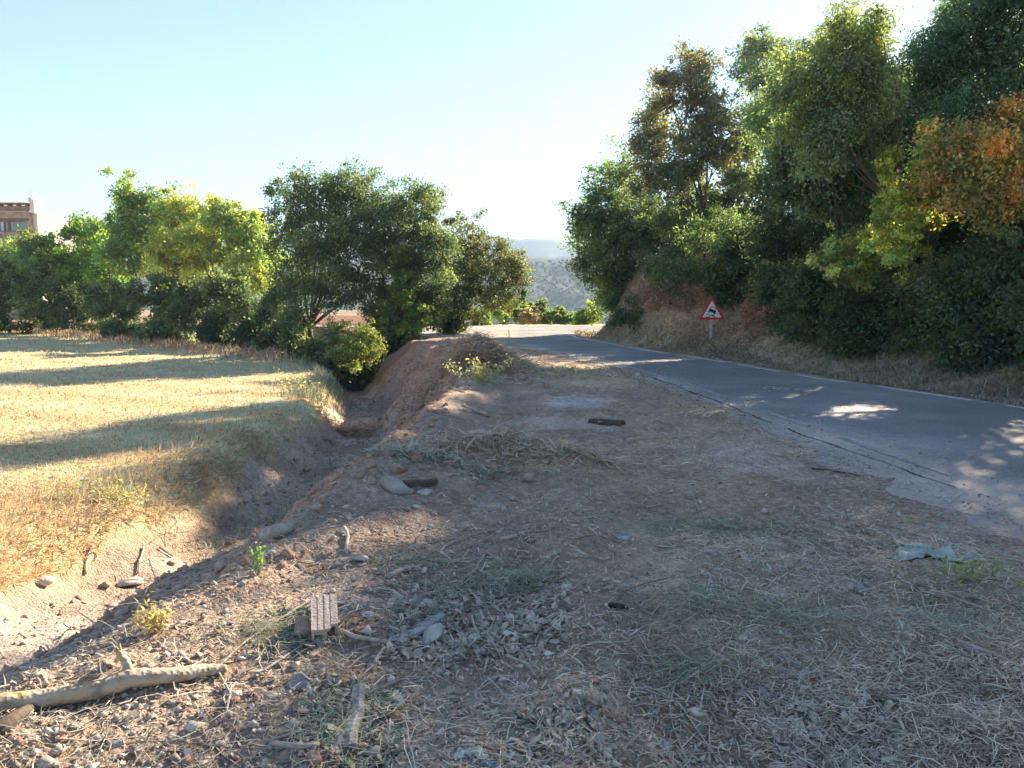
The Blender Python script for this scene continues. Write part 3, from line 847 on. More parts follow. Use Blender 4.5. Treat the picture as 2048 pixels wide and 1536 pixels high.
# ------------------------------------------------------------------ distant hills
def hills(name, prof, d, depth, zb, mat, seed, relief, n=260, colr=(.05, .075, .04), m=26, kind='structure'):
    """a ridge seen from afar: prof = skyline as (px, py) at distance d; the slope runs down towards us"""
    prof = np.array(prof, float)
    pxs = np.linspace(prof[0, 0], prof[-1, 0], n)
    V = []
    for px in pxs:
        top = W(px, float(np.interp(px, prof[:, 0], prof[:, 1])), d)
        for j in range(m):
            t = j / (m - 1)
            dd = d - depth * (1 - t)
            x = top[0] * dd / d
            z = zb + (top[2] - zb) * (t ** 1.15)
            V.append((x, dd, z))
        V.append((top[0] * (d + depth) / d, d + depth, zb))
    V = np.array(V)
    V[:, 2] += relief * fbm(V[:, 0] / d * 26 + seed, V[:, 1] / d * 14, 5) * np.clip((V[:, 2] - zb) / (abs(V[:, 2].max() - zb) + 1) * 2.5, 0, 1)
    k = m + 1
    ii = (np.arange(n - 1)[:, None] * k + np.arange(k - 1)[None]).ravel()
    o = mesh_np(name, V, np.stack([ii, ii + k, ii + k + 1, ii + 1], 1), mat, smooth=True)
    tag(o, kind=kind)
    return V


M['wood_far'] = noise_mat('distant_woodland', (.012, .028, .022), (.040, .056, .044), .12, .95, .0, detail=10)
M['ridge_far'] = noise_mat('distant_ridge', (.05, .07, .04), (.14, .13, .09), .012, .95, 0, detail=8)
hv = hills('valley_slope', [(-1400, 455), (-200, 452), (150, 448), (240, 452), (300, 470), (420, 500), (800, 545), (1000, 531), (1140, 530), (1300, 528), (2200, 500), (3400, 480)], 850, 470, -66, M['wood_far'], 1, 9, n=420, m=40)
hills('far_ridge', [(-2000, 500), (200, 500), (900, 525), (1040, 516), (1090, 514), (1150, 517), (1400, 512), (3400, 505)], 1500, 400, -40, M['ridge_far'], 2, 12)
hills('mountain_range', [(-2600, 470), (100, 480), (430, 470), (520, 452), (580, 458), (760, 482), (940, 482), (1010, 477), (1060, 481), (1140, 492), (1300, 500), (1800, 492), (3400, 480)], 2400, 600, -40, M['ridge_far'], 3, 22)

# scrub trees on the far slope, small as they are, uneven crowns joined into one wood
def wood(n):
    rg = np.random.default_rng(77)
    ph = np.array([(0, 0, 1), (1, 0, .3), (.3, .95, .35), (-.8, .6, .3), (-.8, -.6, .25), (.3, -.95, .35), (0, 0, -.7)], float)
    fc = np.array([(0, 1, 2), (0, 2, 3), (0, 3, 4), (0, 4, 5), (0, 5, 1), (6, 2, 1), (6, 3, 2), (6, 4, 3), (6, 5, 4), (6, 1, 5)])
    k = rg.integers(0, len(hv), n)
    ok = (hv[k, 1] < 851)
    a = np.abs(hv[k, 0] / hv[k, 1] - .04) < .16
    k = k[ok & a]
    P = hv[k] + rg.normal(size=(len(k), 3)) * np.array([7, 7, .4])
    s = rg.uniform(.9, 2.3, len(k))
    V = P[:, None, :] + ph[None] * (s[:, None, None] * rg.uniform(.7, 1.3, (len(k), 7, 1)))
    F = (np.arange(len(k)) * 7)[:, None, None] + fc[None]
    c = np.array([.02, .04, .02]) + rg.random((len(k), 1)) * np.array([.03, .035, .025])
    o = mesh_np('woodland', V.reshape(-1, 3), F.reshape(-1, 3), M['crown_far'], cols=np.repeat(c, 7, 0))
    tag(o, kind='stuff')


M['crown_far'] = leaf_mat('distant_crowns', .1, .8, .1)
wood(45000)

# the air
hz = MB().box((0, 1400, 95), (7000, 4600, 336)).build('haze')
mh = bpy.data.materials.new('haze'); mh.use_nodes = True
nh = mh.node_tree
for q in list(nh.nodes):
    if q.type == 'BSDF_PRINCIPLED': nh.nodes.remove(q)
pv = nh.nodes.new('ShaderNodeVolumePrincipled')
pv.inputs['Color'].default_value = (.40, .56, .78, 1)
pv.inputs['Density'].default_value = .0004
pv.inputs['Anisotropy'].default_value = .1
nh.links.new(pv.outputs[0], nh.nodes['Material Output'].inputs['Volume'])
hz.data.materials.append(mh)
tag(hz, kind='stuff')

# ------------------------------------------------------------------ placing things on the ground
def hitp(px, py):
    rx, rz = ray(px, py)
    ds = 1.0 * 1.012 ** np.arange(0, 340)
    f = (CAM_Z + rz * ds) - H(rx * ds, ds)
    i = int(np.argmax(f < 0)) if (f < 0).any() else len(ds) - 1
    a, b = ds[max(i - 1, 0)], ds[i]
    for _ in range(14):
        m = (a + b) / 2
        if CAM_Z + rz * m < h1(rx * m, m): b = m
        else: a = m
    return np.array([rx * b, b, h1(rx * b, b)])


# ---- road sign
M['sign_red'] = noise_mat('sign_red', (.52, .015, .03), (.60, .02, .04), 20, .45, 0, spec=.4)
M['sign_white'] = noise_mat('sign_white', (.66, .67, .68), (.76, .77, .78), 14, .45, 0, spec=.4)
M['sign_black'] = noise_mat('sign_black', (.012, .012, .014), (.02, .02, .022), 20, .5, 0, spec=.4)
M['galv'] = noise_mat('galvanised_steel', (.42, .44, .46), (.58, .60, .62), 25, .45, .1, 60, metallic=.25, spec=.5)


def rtri(w, r, cz=0):
    """rounded triangle of side w, point up, base at z = cz"""
    hgt = w * math.sqrt(3) / 2
    P = [(-w / 2, 0), (w / 2, 0), (0, hgt)]
    out = []
    for i, (cx, czz) in enumerate(P):
        c = (cx * (1 - 2 * r / (w * .577) * .5 * 1.0), czz)
        ins = Vector((0, hgt / 3)) - Vector(P[i]); ins.normalize()
        ctr = Vector(P[i]) + ins * 2 * r
        a0 = [(-150), (-90), (30)][i]
        for k in range(7):
            a = math.radians(a0 + 120 * k / 6) - (0 if i != 0 else math.radians(60)) + 0
            out.append(None)
        del out[-7:]
        start = {0: 150, 1: 270, 2: 30}[i]
        for k in range(7):
            a = math.radians(start + 120 * k / 6)
            out.append((ctr.x + r * math.cos(a), ctr.y + r * math.sin(a) + cz))
    return out


SD = 26.0
sg = W(1421, 702, SD); sg[2] = h1(sg[0], sg[1])
sign = tag(empty('road_sign', tuple(sg), R(4)), 'red and white triangular warning sign showing a skidding car on a grey post', 'road sign')
z0 = W(1421, 639, SD)[2] - sg[2]
sw = 53 / FPX * SD
mb = MB()
mb.box((0, 0, (z0 + .35) / 2 - .15), (.075, .004, z0 + .35 + .3)); mb.box((-.036, .018, (z0 + .35) / 2 - .15), (.004, .036, z0 + .65)); mb.box((.036, .018, (z0 + .35) / 2 - .15), (.004, .036, z0 + .65))
mb.build('post', M['galv'], sign)
MB().prism(rtri(sw, .028, z0), -.030, -.012).build('border', M['sign_red'], sign)
MB().prism(rtri(sw, .030, z0), -.011, -.004).build('back_plate', M['galv'], sign)
iw = sw * .73
MB().prism(rtri(iw, .006, z0 + sw * .078), -.035, -.0305).build('face', M['sign_white'], sign)
# the pictogram: tilted car seen from behind, two crossing wavy tracks
mb = MB(); cz = z0 + sw * .30; cx = .01
u = sw / 47.5 * 1.02
def rt(p, a=R(-22)):
    return (cx + p[0] * math.cos(a) - p[1] * math.sin(a), cz + p[0] * math.sin(a) + p[1] * math.cos(a))
def S(poly, e=0.0): mb.prism([rt((p[0] * u, p[1] * u)) for p in poly], -.0385 - e, -.0355)
S([(-6.2, -1.6), (6.2, -1.6), (6.6, 2.2), (5.6, 3.4), (-5.6, 3.4), (-6.6, 2.2)])
S([(-6.2, -4.2), (-3.9, -4.2), (-3.9, -1.7), (-6.2, -1.7)]); S([(3.9, -4.2), (6.2, -4.2), (6.2, -1.7), (3.9, -1.7)])
S([(-5.4, 3.5), (-4.4, 3.5), (-3.0, 7.6), (-4.0, 8.2)]); S([(4.4, 3.5), (5.4, 3.5), (4.0, 8.2), (3.0, 7.6)]); S([(-3.9, 7.4), (3.9, 7.4), (3.9, 8.4), (-3.9, 8.4)])
mb.build('car_symbol', M['sign_black'], sign)
def track(pts, w):
    m2 = MB()
    for a, b in zip(pts[:-1], pts[1:]):
        a = Vector(a) * u; b = Vector(b) * u; t = (b - a).normalized(); n_ = Vector((-t.y, t.x)) * w * u / 2; ex = t * .3 * u
        m2.prism([(q.x + cx, q.y + z0 + sw * .30) for q in (a - ex - n_, b + ex - n_, b + ex + n_, a - ex + n_)], -.038, -.0355)
    return m2
track([(-7.5, -3.5), (-8.2, -5.5), (-5, -7), (-4.2, -8.6), (-6, -10), (-10.5, -10.2)], 1.1).build('track_symbol', M['sign_black'], sign)
track([(3, -7.0), (-2, -6.2), (0, -7.2), (4, -8.6), (5.5, -10.2)], 1.1).build('track_symbol', M['sign_black'], sign)

# ---- stone house beyond the trees on the left
M['stone'] = noise_mat('rubble_stone', (.22, .155, .12), (.46, .36, .29), 2.2, .9, .8, 5, dist=.15)
M['render_white'] = noise_mat('lime_render', (.55, .50, .44), (.68, .64, .58), .8, .9, .1, 4)
M['tile'] = noise_mat('clay_tile', (.26, .12, .085), (.44, .25, .19), 3, .85, .3, 9)
M['wood'] = noise_mat('brown_wood', (.12, .055, .035), (.22, .11, .075), 3, .7, .2, 9)
M['glass'] = noise_mat('window_glass', (.05, .07, .10), (.16, .20, .25), .5, .12, 0, spec=.8)
M['curtain'] = noise_mat('grey_curtain', (.40, .42, .44), (.52, .53, .55), 2, .9, 0)
M['metal_grey'] = noise_mat('painted_metal', (.38, .40, .44), (.48, .50, .54), 3, .6, 0)
HD = 90.0
k = HD / FPX
def hx(px): return (px - 1024) * k
def hz(py): return CAM_Z + (600 - py) * k * 1.0
house = tag(empty('stone_house', (hx(40), HD, -3)), 'stone house with tiled eaves and brown window above the trees, left edge', 'house')
def HP(name, m, items, parent=None, label=None):
    mb = MB()
    for c, d in items:
        mb.box((c[0] - hx(40), c[1] - HD, c[2] + 3), d)
    o = mb.build(name, m, parent or house)
    if parent and parent is not house: pass
    if label: o['label'] = label
    return o
xl_, xr_ = hx(-260), hx(76)
def bx(x0, x1, y0, y1, z0, z1): return (((x0 + x1) / 2, (y0 + y1) / 2, (z0 + z1) / 2), (x1 - x0, y1 - y0, z1 - z0))
wx0, wx1, wz0, wz1 = hx(13), hx(68), hz(466), hz(445)
zt = hz(427)
wall = HP('wall', M['stone'], [bx(xl_, wx0, HD, HD + .5, -3, zt), bx(wx1, xr_, HD, HD + .5, -3, zt), bx(wx0, wx1, HD, HD + .5, wz1, zt), bx(wx0, wx1, HD, HD + .5, -3, wz0),
                           bx(xl_, xl_ + .5, HD + .5, HD + 10, -3, zt)])
HP('parapet_wall', M['stone'], [bx(xl_, hx(74), HD + .25, HD + .6, zt + .16, hz(415))])
# the side wall with its sloping gable, lime rendered
sx = hx(76)
mb = MB()
yy = [HD, HD + 10.5]
prof_ = [(HD + .5, -3), (HD + .5, hz(404)), (HD + 1.1, hz(404)), (HD + 1.2, hz(426)), (HD + 10.5, hz(463) + 1.0), (HD + 10.5, -3)]
a_ = [(sx - hx(40), p[0] - HD, p[1] + 3) for p in prof_]; b_ = [(sx + .35 + .28 * max(0, p[0] - HD) - hx(40), p[0] - HD, p[1] + 3) for p in prof_]
n_ = len(prof_)
mb.add(a_ + b_, [tuple(range(n_ - 1, -1, -1)), tuple(range(n_, 2 * n_))] + [(i, (i + 1) % n_, (i + 1) % n_ + n_, i + n_) for i in range(n_)])
mb.build('side_wall', M['render_white'], house)
ch = HP('chimney', M['render_white'], [bx(hx(78), hx(86), HD - .1, HD + .9, hz(430), hz(404))])
HP('roof', M['tile'], [bx(xl_, hx(73), HD - .5, HD + 1.0, hz(412.5), hz(410.5)), ])
for i in range(18):
    x = xl_ + 2 + i * (hx(72) - xl_ - 2) / 17
    o = HP('rafter', M['wood'], [bx(x, x + .2, HD - .42, HD + .24, hz(416.5), hz(413.8))])
t0 = None
for i in range(44):
    x = hx(-60) + i * (hx(74) - hx(-60)) / 44
    mbt = MB(); mbt.tube([(x - hx(40), -.22, zt + 3.08), (x - hx(40), .3, zt + 3.12)], .085, 6)
    o = mbt.build('eave_tile', M['tile'], house)
HP('lintel', M['wood'], [bx(hx(4), hx(73), HD - .05, HD - .003, wz1 + .02, wz1 + .26)])
win = HP('window', M['wood'], [bx(wx0, wx0 + .1, HD + .1, HD + .25, wz0, wz1), bx(wx1 - .1, wx1, HD + .1, HD + .25, wz0, wz1), bx(wx0 + .1, wx1 - .1, HD + .1, HD + .25, wz1 - .1, wz1), bx(wx0 + .1, wx1 - .1, HD + .1, HD + .25, wz0, wz0 + .1),
                               bx(hx(30), hx(35), HD + .1, HD + .24, wz0 + .1, wz1 - .1), bx(hx(22), hx(25), HD + .1, HD + .24, wz0 + .1, wz1 - .1)])
for a, b in ((wx0 + .1, hx(22)), (hx(25), hx(30)), (hx(35), wx1 - .1)):
    HP('pane', M['curtain'] if a < wx0 + .2 else M['glass'], [bx(a, b, HD + .16, HD + .18, wz0 + .1, wz1 - .1)], win)
HP('balcony_canopy', M['metal_grey'], [bx(hx(-120), hx(24), HD - 1.4, HD - .01, hz(471.5), hz(467)), bx(hx(-120), hx(12), HD - 1.3, HD - .01, hz(479), hz(471.8)), bx(hx(12.1), hx(15), HD - 1.3, HD - .01, hz(482), hz(471.8))])
HP('opening_shade_panel', M['glass'], [bx(hx(-60), hx(12), HD - .03, HD - .004, hz(494), hz(479.3))])  # flat dark panel on the wall, its colour standing for shade inside an opening
HP('balcony_front', M['tile'], [bx(hx(-120), hx(14), HD - 1.2, HD - 1.0, hz(504), hz(494.5))])
ant = MB(); ax0 = hx(73.5) - hx(40)
ant.tube([(ax0, .8, hz(412) + 3), (ax0, .8, hz(384) + 3)], .03, 5)
ant.tube([(ax0 - .42, .8, hz(389) + 3), (ax0 + .42, .8, hz(388) + 3)], .018, 4)
for i in range(6): ant.tube([(ax0 - .38 + i * .15, .58, hz(388.6) + 3), (ax0 - .38 + i * .15, 1.02, hz(388.6) + 3)], .012, 4)
ant.tube([(ax0 - .28, .8, hz(385.5) + 3), (ax0 + .28, .8, hz(385.5) + 3)], .014, 4)
ant.build('aerial', M['galv'], house)
mbd = MB(); mbd.prism([(ax0 - .05 + .22 * math.cos(t), hz(403) + 3 + .28 * math.sin(t)) for t in np.linspace(0, 2 * math.pi, 14)[:-1]], .5, .56)
mbd.build('dish', M['render_white'], house)

# low white house with a clay roof glimpsed through the gap beside the leaning trunk
hb = tag(empty('garden_house', (hx(676) * .62, 58, -4.6)), 'small white walled house with clay roof glimpsed through the gap beside the leaning trunk', 'house')
q = 58 / FPX
mbw = MB(); mbw.box((0, 2.5, 2.2 + (600 - 640) * q), (5.5, 4.5, 5.6)); mbw.build('wall', M['render_white'], hb)
mbr = MB(); rz_ = 5.0 + (600 - 640) * q
mbr.add([(-3.1, -.2, rz_), (3.1, -.2, rz_), (3.1, 5.2, rz_ + 1.3), (-3.1, 5.2, rz_ + 1.3), (-3.1, -.2, rz_ + .14), (3.1, -.2, rz_ + .14), (3.1, 5.2, rz_ + 1.44), (-3.1, 5.2, rz_ + 1.44)],
        [(3, 2, 1, 0), (4, 5, 6, 7), (0, 1, 5, 4), (1, 2, 6, 5), (2, 3, 7, 6), (3, 0, 4, 7)])
mbr.build('roof', M['tile'], hb)
# rubble garden wall showing under the shrubs
gw = MB()
p0, p1 = W(480, 672, 40), W(600, 690, 34)
gv = Vector(p1 - p0); gl = gv.xy.length
wallo = empty('garden_wall', (p0[0], p0[1], h1(p0[0], p0[1])), math.atan2(gv.y, gv.x))
tag(wallo, 'low reddish rubble wall glimpsed under the shrubs at the field corner', 'wall')
rw = random.Random(3)
proto = None
for r_ in range(4):
    xx = rw.random() * .2
    while xx < gl:
        w_ = rw.uniform(.28, .5)
        if proto is None:
            m_ = MB(); m_.box((0, 0, 0), (1, 1, 1)); proto = m_.build('stone', M['rock_red'], wallo); o = proto
        else:
            o = proto.copy(); col.objects.link(o); o.parent = wallo
        o.location = (xx + w_ / 2, rw.uniform(-.02, .02), .12 + r_ * .215); o.scale = (w_ - .025, .34, .19); o.rotation_euler = (0, rw.uniform(-.04, .04), rw.uniform(-.03, .03))
        xx += w_
# overhead line across the valley view
def cable(label, a, b, sag):
    a, b = Vector(a), Vector(b)
    P = [a.lerp(b, t) - Vector((0, 0, sag * 4 * t * (1 - t))) for t in np.linspace(0, 1, 14)]
    o = MB().tube(P, .018, 4).build('overhead_cable', M['metal_grey']); tag(o, label, 'cable', 'overhead cables')
cable('thin overhead cable crossing the valley view, upper of two', W(900, 516, 90), W(1300, 528, 90), -.1)
cable('thin overhead cable crossing the valley view, lower of two', W(900, 560, 84), W(1300, 515, 84), .3)
for nm, px, py, hh, d_ in (('utility_pole', 905, 512, 10, 87), ('utility_pole', 1297, 510, 10, 87)):
    t_ = W(px, py, d_)
    o = MB().tube([(0, 0, -14), (0, 0, 0)], [.13, .09], 8); o.box((0, 0, -.3), (1.2, .1, .12))
    o = o.build(nm, M['bark']); o.location = tuple(t_ + np.array([0, 0, .3])); tag(o, 'wooden pole carrying the cables, hidden behind the ' + ('grey-green oak' if px < 1000 else 'bend trees'), 'pole', 'poles of the overhead line')

# ------------------------------------------------------------------ things lying about
def ico(sub):
    bm = bmesh.new(); bmesh.ops.create_icosphere(bm, subdivisions=sub, radius=1)
    v = np.array([q.co[:] for q in bm.verts]); f = np.array([[w.index for w in p.verts] for p in bm.faces]); bm.free(); return v, f


ICO = {k_: ico(k_) for k_ in (1, 2, 3)}


def rock(label, px, py, wpx, hpx, mat='rock', sub=2, seed=0, cat='rock', name='rock', flat=1.0, group='stones lying on the spoil', ang=12):
    """a stone whose foot is at the pixel (px, py)"""
    rg = np.random.default_rng(seed + 900)
    g_ = hitp(px, py)
    s_ = g_[1] / FPX
    a = wpx * s_ / 2; h = hpx * s_ / 2
    v, f = ICO[2]; v = v.copy()
    for _ in range(ang):                     # broken faces
        n_ = rg.normal(size=3); n_ /= np.linalg.norm(n_); c_ = rg.uniform(.22, .60)
        d_ = v @ n_ - c_; v -= np.clip(d_, 0, None)[:, None] * n_[None]
    v += rg.normal(size=v.shape) * .035
    v[:, :2] -= v[:, :2].mean(0)
    v /= np.abs(v).max(0)[None]
    v = v * np.array([a, a * rg.uniform(.7, 1.0), h * flat])
    o = mesh_np(name, v, f, M[mat])
    o.location = (g_[0], g_[1] + a * .6, g_[2] + h * flat * .45)
    o.rotation_euler = (rg.uniform(-.15, .15), rg.uniform(-.15, .15), rg.uniform(-.4, .4))
    return tag(o, label, cat, group)


M['rock_white'] = noise_mat('pale_stone', (.34, .315, .29), (.54, .51, .47), 9, .9, .5, 40)
M['rock_grey'] = noise_mat('grey_stone', (.22, .215, .225), (.38, .37, .38), 9, .9, .6, 40)
M['brick'] = noise_mat('fired_clay', (.34, .17, .12), (.50, .30, .23), 14, .9, .5, 60)
rock('large rounded grey boulder half buried on the spoil crest by the ditch', 790, 986, 76, 44, 'rock', 3, 1)
rock('reddish rounded rock just behind the large grey boulder', 793, 950, 40, 30, 'rock_red', 3, 2)
rock('pale angular rock beside the sunlit straw mound', 963, 943, 36, 24, 'rock_white', 2, 3)
rock('flat pale slab leaning in front of the dark bark pieces', 848, 992, 34, 16, 'rock_white', 2, 4)
rock('pale blocky stone near the brick block, right of the bark slab', 862, 1290, 58, 42, 'rock_white', 3, 5)
rock('pale blocky stone lying alone on bare soil, bottom centre', 1162, 1402, 42, 26, 'rock_white', 3, 6)
rock('small chip of pale stone touching the lone blocky stone', 1134, 1398, 18, 14, 'rock_white', 2, 7)
rock('flat white stone above the brick block', 716, 1124, 46, 20, 'rock_white', 2, 8)
rock('small flat stone just below the flat white stone', 724, 1134, 24, 9, 'rock_white', 2, 9)
rock('dark flat grey stone left of the split wood, pointing at the log', 603, 1378, 52, 36, 'rock_grey', 2, 10, ang=10)
rock('rounded purplish grey stone lying in the straw on the right', 1730, 1190, 36, 36, 'rock_grey', 3, 11, ang=3)
rock('crumpled looking grey stone in the straw, lower right', 1536, 1402, 50, 30, 'rock_grey', 3, 12)
rock('small pale block near the bottom edge, right of centre', 1300, 1500, 28, 18, 'rock_white', 2, 13)
rock('purplish clod of earth behind the brick block', 598, 1270, 52, 46, 'rock_red', 3, 14, ang=3, cat='clod', name='clod')
rock('small white stone left of centre on the spoil crest', 697, 1040, 16, 18, 'rock_white', 2, 15)
rock('pale flat stone right of the brick block', 735, 1236, 42, 14, 'rock_grey', 2, 16)
rock('stone at the bottom edge below the split wood', 622, 1530, 44, 34, 'rock_red', 3, 17)
rock('grey stone near the bottom left corner', 222, 1496, 34, 20, 'rock_grey', 2, 18)
rock('pale stone above the log by its side stub', 214, 1340, 34, 24, 'rock_red', 2, 19)
rock('small round grey stone between log and split wood', 368, 1512, 22, 22, 'rock_grey', 2, 20)
rock('pale flat stone in the dead leaves above the pale blocky stone', 905, 1196, 34, 22, 'rock', 2, 21)
rock('small stone in the dead leaves, right of the leafy branch', 990, 1232, 30, 16, 'rock_red', 2, 22)
rock('small red clay lump at the end of the crooked stick', 786, 1296, 16, 12, 'brick', 2, 23)
rock('dark clod on the ditch rim above the large boulder', 803, 892, 28, 18, 'rock_red', 2, 24, cat='clod', name='clod')
rock('pale stone low in the ditch, middle', 694, 892, 18, 10, 'rock_white', 2, 25)
rock('small stone at the foot of the field bank in the sun', 458, 1092, 22, 14, 'rock_red', 2, 26)
rock('pale lump of chalky soil at the sunlit rim of the hollow', 255, 1176, 50, 22, 'rock_white', 3, 27, ang=3)
rock('pale lump of chalky soil at the left of the sunlit rim', 80, 1172, 44, 20, 'rock_white', 3, 28, ang=3)
rock('flat grey stone in the straw, far lower right', 1888, 1408, 38, 14, 'rock_grey', 2, 29)
rock('rounded stone at the lower right edge near the corner', 1965, 1526, 36, 22, 'rock', 2, 30)
rock('pale stone on the heap of spoil near the sunlit weeds', 1020, 712, 16, 9, 'rock_white', 2, 31)
rock('pale flat stone in the middle distance left of the cement patch', 965, 872, 60, 12, 'rock_white', 2, 32)
# loose small stones spread over the near spoil
rk = random.Random(12)
spots = [(460, 1250, 'beside the dry weeds above the log'), (500, 1420, 'in the leaf litter right of the log tip'), (540, 1500, 'left of the stone at the bottom edge'), (900, 1440, 'right of the split wood'),
         (820, 1120, 'on the grey spoil below the large boulder'), (860, 1060, 'on the grey spoil right of the curved white stick'), (1060, 1340, 'on bare soil above the lone blocky stone'), (1240, 1075, 'on the track, right of the smooth ridge'),
         (120, 1500, 'near the bottom left corner below the log'), (300, 1440, 'in the sunlit litter under the log'), (700, 1180, 'just above the brick block'), (1010, 1470, 'near the bottom, centre')]
for i_, (px, py, wh) in enumerate(spots):
    rock('small pale stone ' + wh, px, py, rk.uniform(16, 26), rk.uniform(10, 16), rk.choice(['rock', 'rock_white', 'rock_grey']), 2, 50 + i_)


# ---- sticks and branches
def stick(label, pts, r0, r1, mat='twig', cat='stick', name='stick', lift=0.0, n=6, group='sticks lying on the ground', parent=None, arch=None):
    P = []
    for i, (px, py) in enumerate(pts):
        g_ = hitp(px, py); t = i / (len(pts) - 1)
        P.append(Vector(g_) + Vector((0, 0, (r0 * (1 - t) + r1 * t) * .8 + lift + (arch[i] if arch else 0))))
    Q = []
    for a, b in zip(P[:-1], P[1:]):
        m = max(2, int((b - a).length / .07))
        for j in range(m):
            q_ = a.lerp(b, j / m)
            Q.append(q_ + Vector((random.uniform(-1, 1), random.uniform(-1, 1), random.uniform(-.4, .6))) * min(.006, r0 * .5))
    Q.append(P[-1])
    org = Q[0].copy()
    rr = [r0 + (r1 - r0) * i / (len(Q) - 1) for i in range(len(Q))]
    rr = [q_ * random.uniform(.9, 1.1) for q_ in rr]
    o = MB().tube([q_ - org for q_ in Q], rr, n).build(name, M[mat], parent, smooth=True)
    o.location = org
    if label: tag(o, label, cat, group)
    return o, Q


M['bark_log'] = None
def log_mat():
    m, n, b = nt('lichened_bark')
    L = n.links.new
    tc = n.nodes.new('ShaderNodeTexCoord')
    a = n.nodes.new('ShaderNodeTexNoise'); a.inputs['Scale'].default_value = 16; a.inputs['Detail'].default_value = 8; L(tc.outputs['Object'], a.inputs['Vector'])
    r1 = ramp(n, [(.3, (.24, .19, .14)), (.5, (.44, .37, .28)), (.75, (.55, .48, .38))]); L(a.outputs['Fac'], r1.inputs[0])
    c = n.nodes.new('ShaderNodeTexNoise'); c.inputs['Scale'].default_value = 9; c.inputs['Detail'].default_value = 5; L(tc.outputs['Object'], c.inputs['Vector'])
    r2 = ramp(n, [(.50, (0, 0, 0)), (.62, (1, 1, 1))]); L(c.outputs['Fac'], r2.inputs[0])
    mx = n.nodes.new('ShaderNodeMix'); mx.data_type = 'RGBA'; L(r2.outputs[0], mx.inputs[0]); L(r1.outputs[0], mx.inputs[6]); mx.inputs[7].default_value = (.46, .30, .07, 1)
    L(mx.outputs[2], b.inputs['Base Color']); b.inputs['Roughness'].default_value = .9
    w = n.nodes.new('ShaderNodeTexVoronoi'); w.inputs['Scale'].default_value = 45; L(tc.outputs['Object'], w.inputs['Vector'])
    bp = n.nodes.new('ShaderNodeBump'); bp.inputs['Strength'].default_value = .7; bp.inputs['Distance'].default_value = .01
    L(w.outputs['Distance'], bp.inputs['Height']); L(bp.outputs[0], b.inputs['Normal'])
    return m
M['bark_log'] = log_mat()
lg = tag(empty('fallen_branch', tuple(hitp(150, 1420))), 'thick pale sunlit fallen branch with a broken side stub, bottom left', 'branch', 'fallen branches')
lo = Vector(lg.location)
def logtube(pts, rad, name, parent, n=14):
    # centre line: pixel of the underside on the ground, raised by the radius
    P = [Vector(hitp(px, py)) + Vector((0, 0, r * .9 + e)) for (px, py, e), r in zip(pts, rad)]
    Q, RR = [], []
    for i in range(len(P) - 1):
        for j in range(6):
            t = j / 6; Q.append(P[i].lerp(P[i + 1], t)); RR.append((rad[i] + (rad[i + 1] - rad[i]) * t) * random.uniform(.95, 1.06))
    Q.append(P[-1]); RR.append(rad[-1])
    return MB().tube([q_ - lo for q_ in Q], RR, n, rough=.04).build(name, M['bark_log'], parent, smooth=True), Q
_, Q = logtube([(-180, 1440, .0), (-60, 1432, .0), (80, 1420, .01), (200, 1400, .012), (262, 1380, .014), (340, 1368, .01), (420, 1352, .004), (452, 1344, .0)], [.039, .038, .037, .036, .039, .030, .026, .017], 'limb', lg)
j_ = Q[24]
mb = MB(); mb.tube([j_ - lo, j_ - lo + Vector((-.03, .03, .055)), j_ - lo + Vector((-.075, .06, .085))], [.022, .017, .013], 10, rough=.06)
for dx in (-.02, 0, .016): mb.tube([j_ - lo + Vector((-.07 + dx * .3, .06, .083)), j_ - lo + Vector((-.085 + dx, .066, .105 + abs(dx)))], [.007, .001], 5)
mb.build('side_stub', M['bark_log'], lg, smooth=True)
lg2 = stick('short dark broken branch under the near end of the thick pale branch', [(-60, 1500), (0, 1470), (62, 1432)], .035, .026, 'twig_dark', 'branch', 'fallen_branch', n=10, group='fallen branches')
stick('grey log lying in the shaded ditch bottom', [(522, 1086), (556, 1072), (586, 1062)], .05, .035, 'twig', 'log', 'log', n=10, group=None)

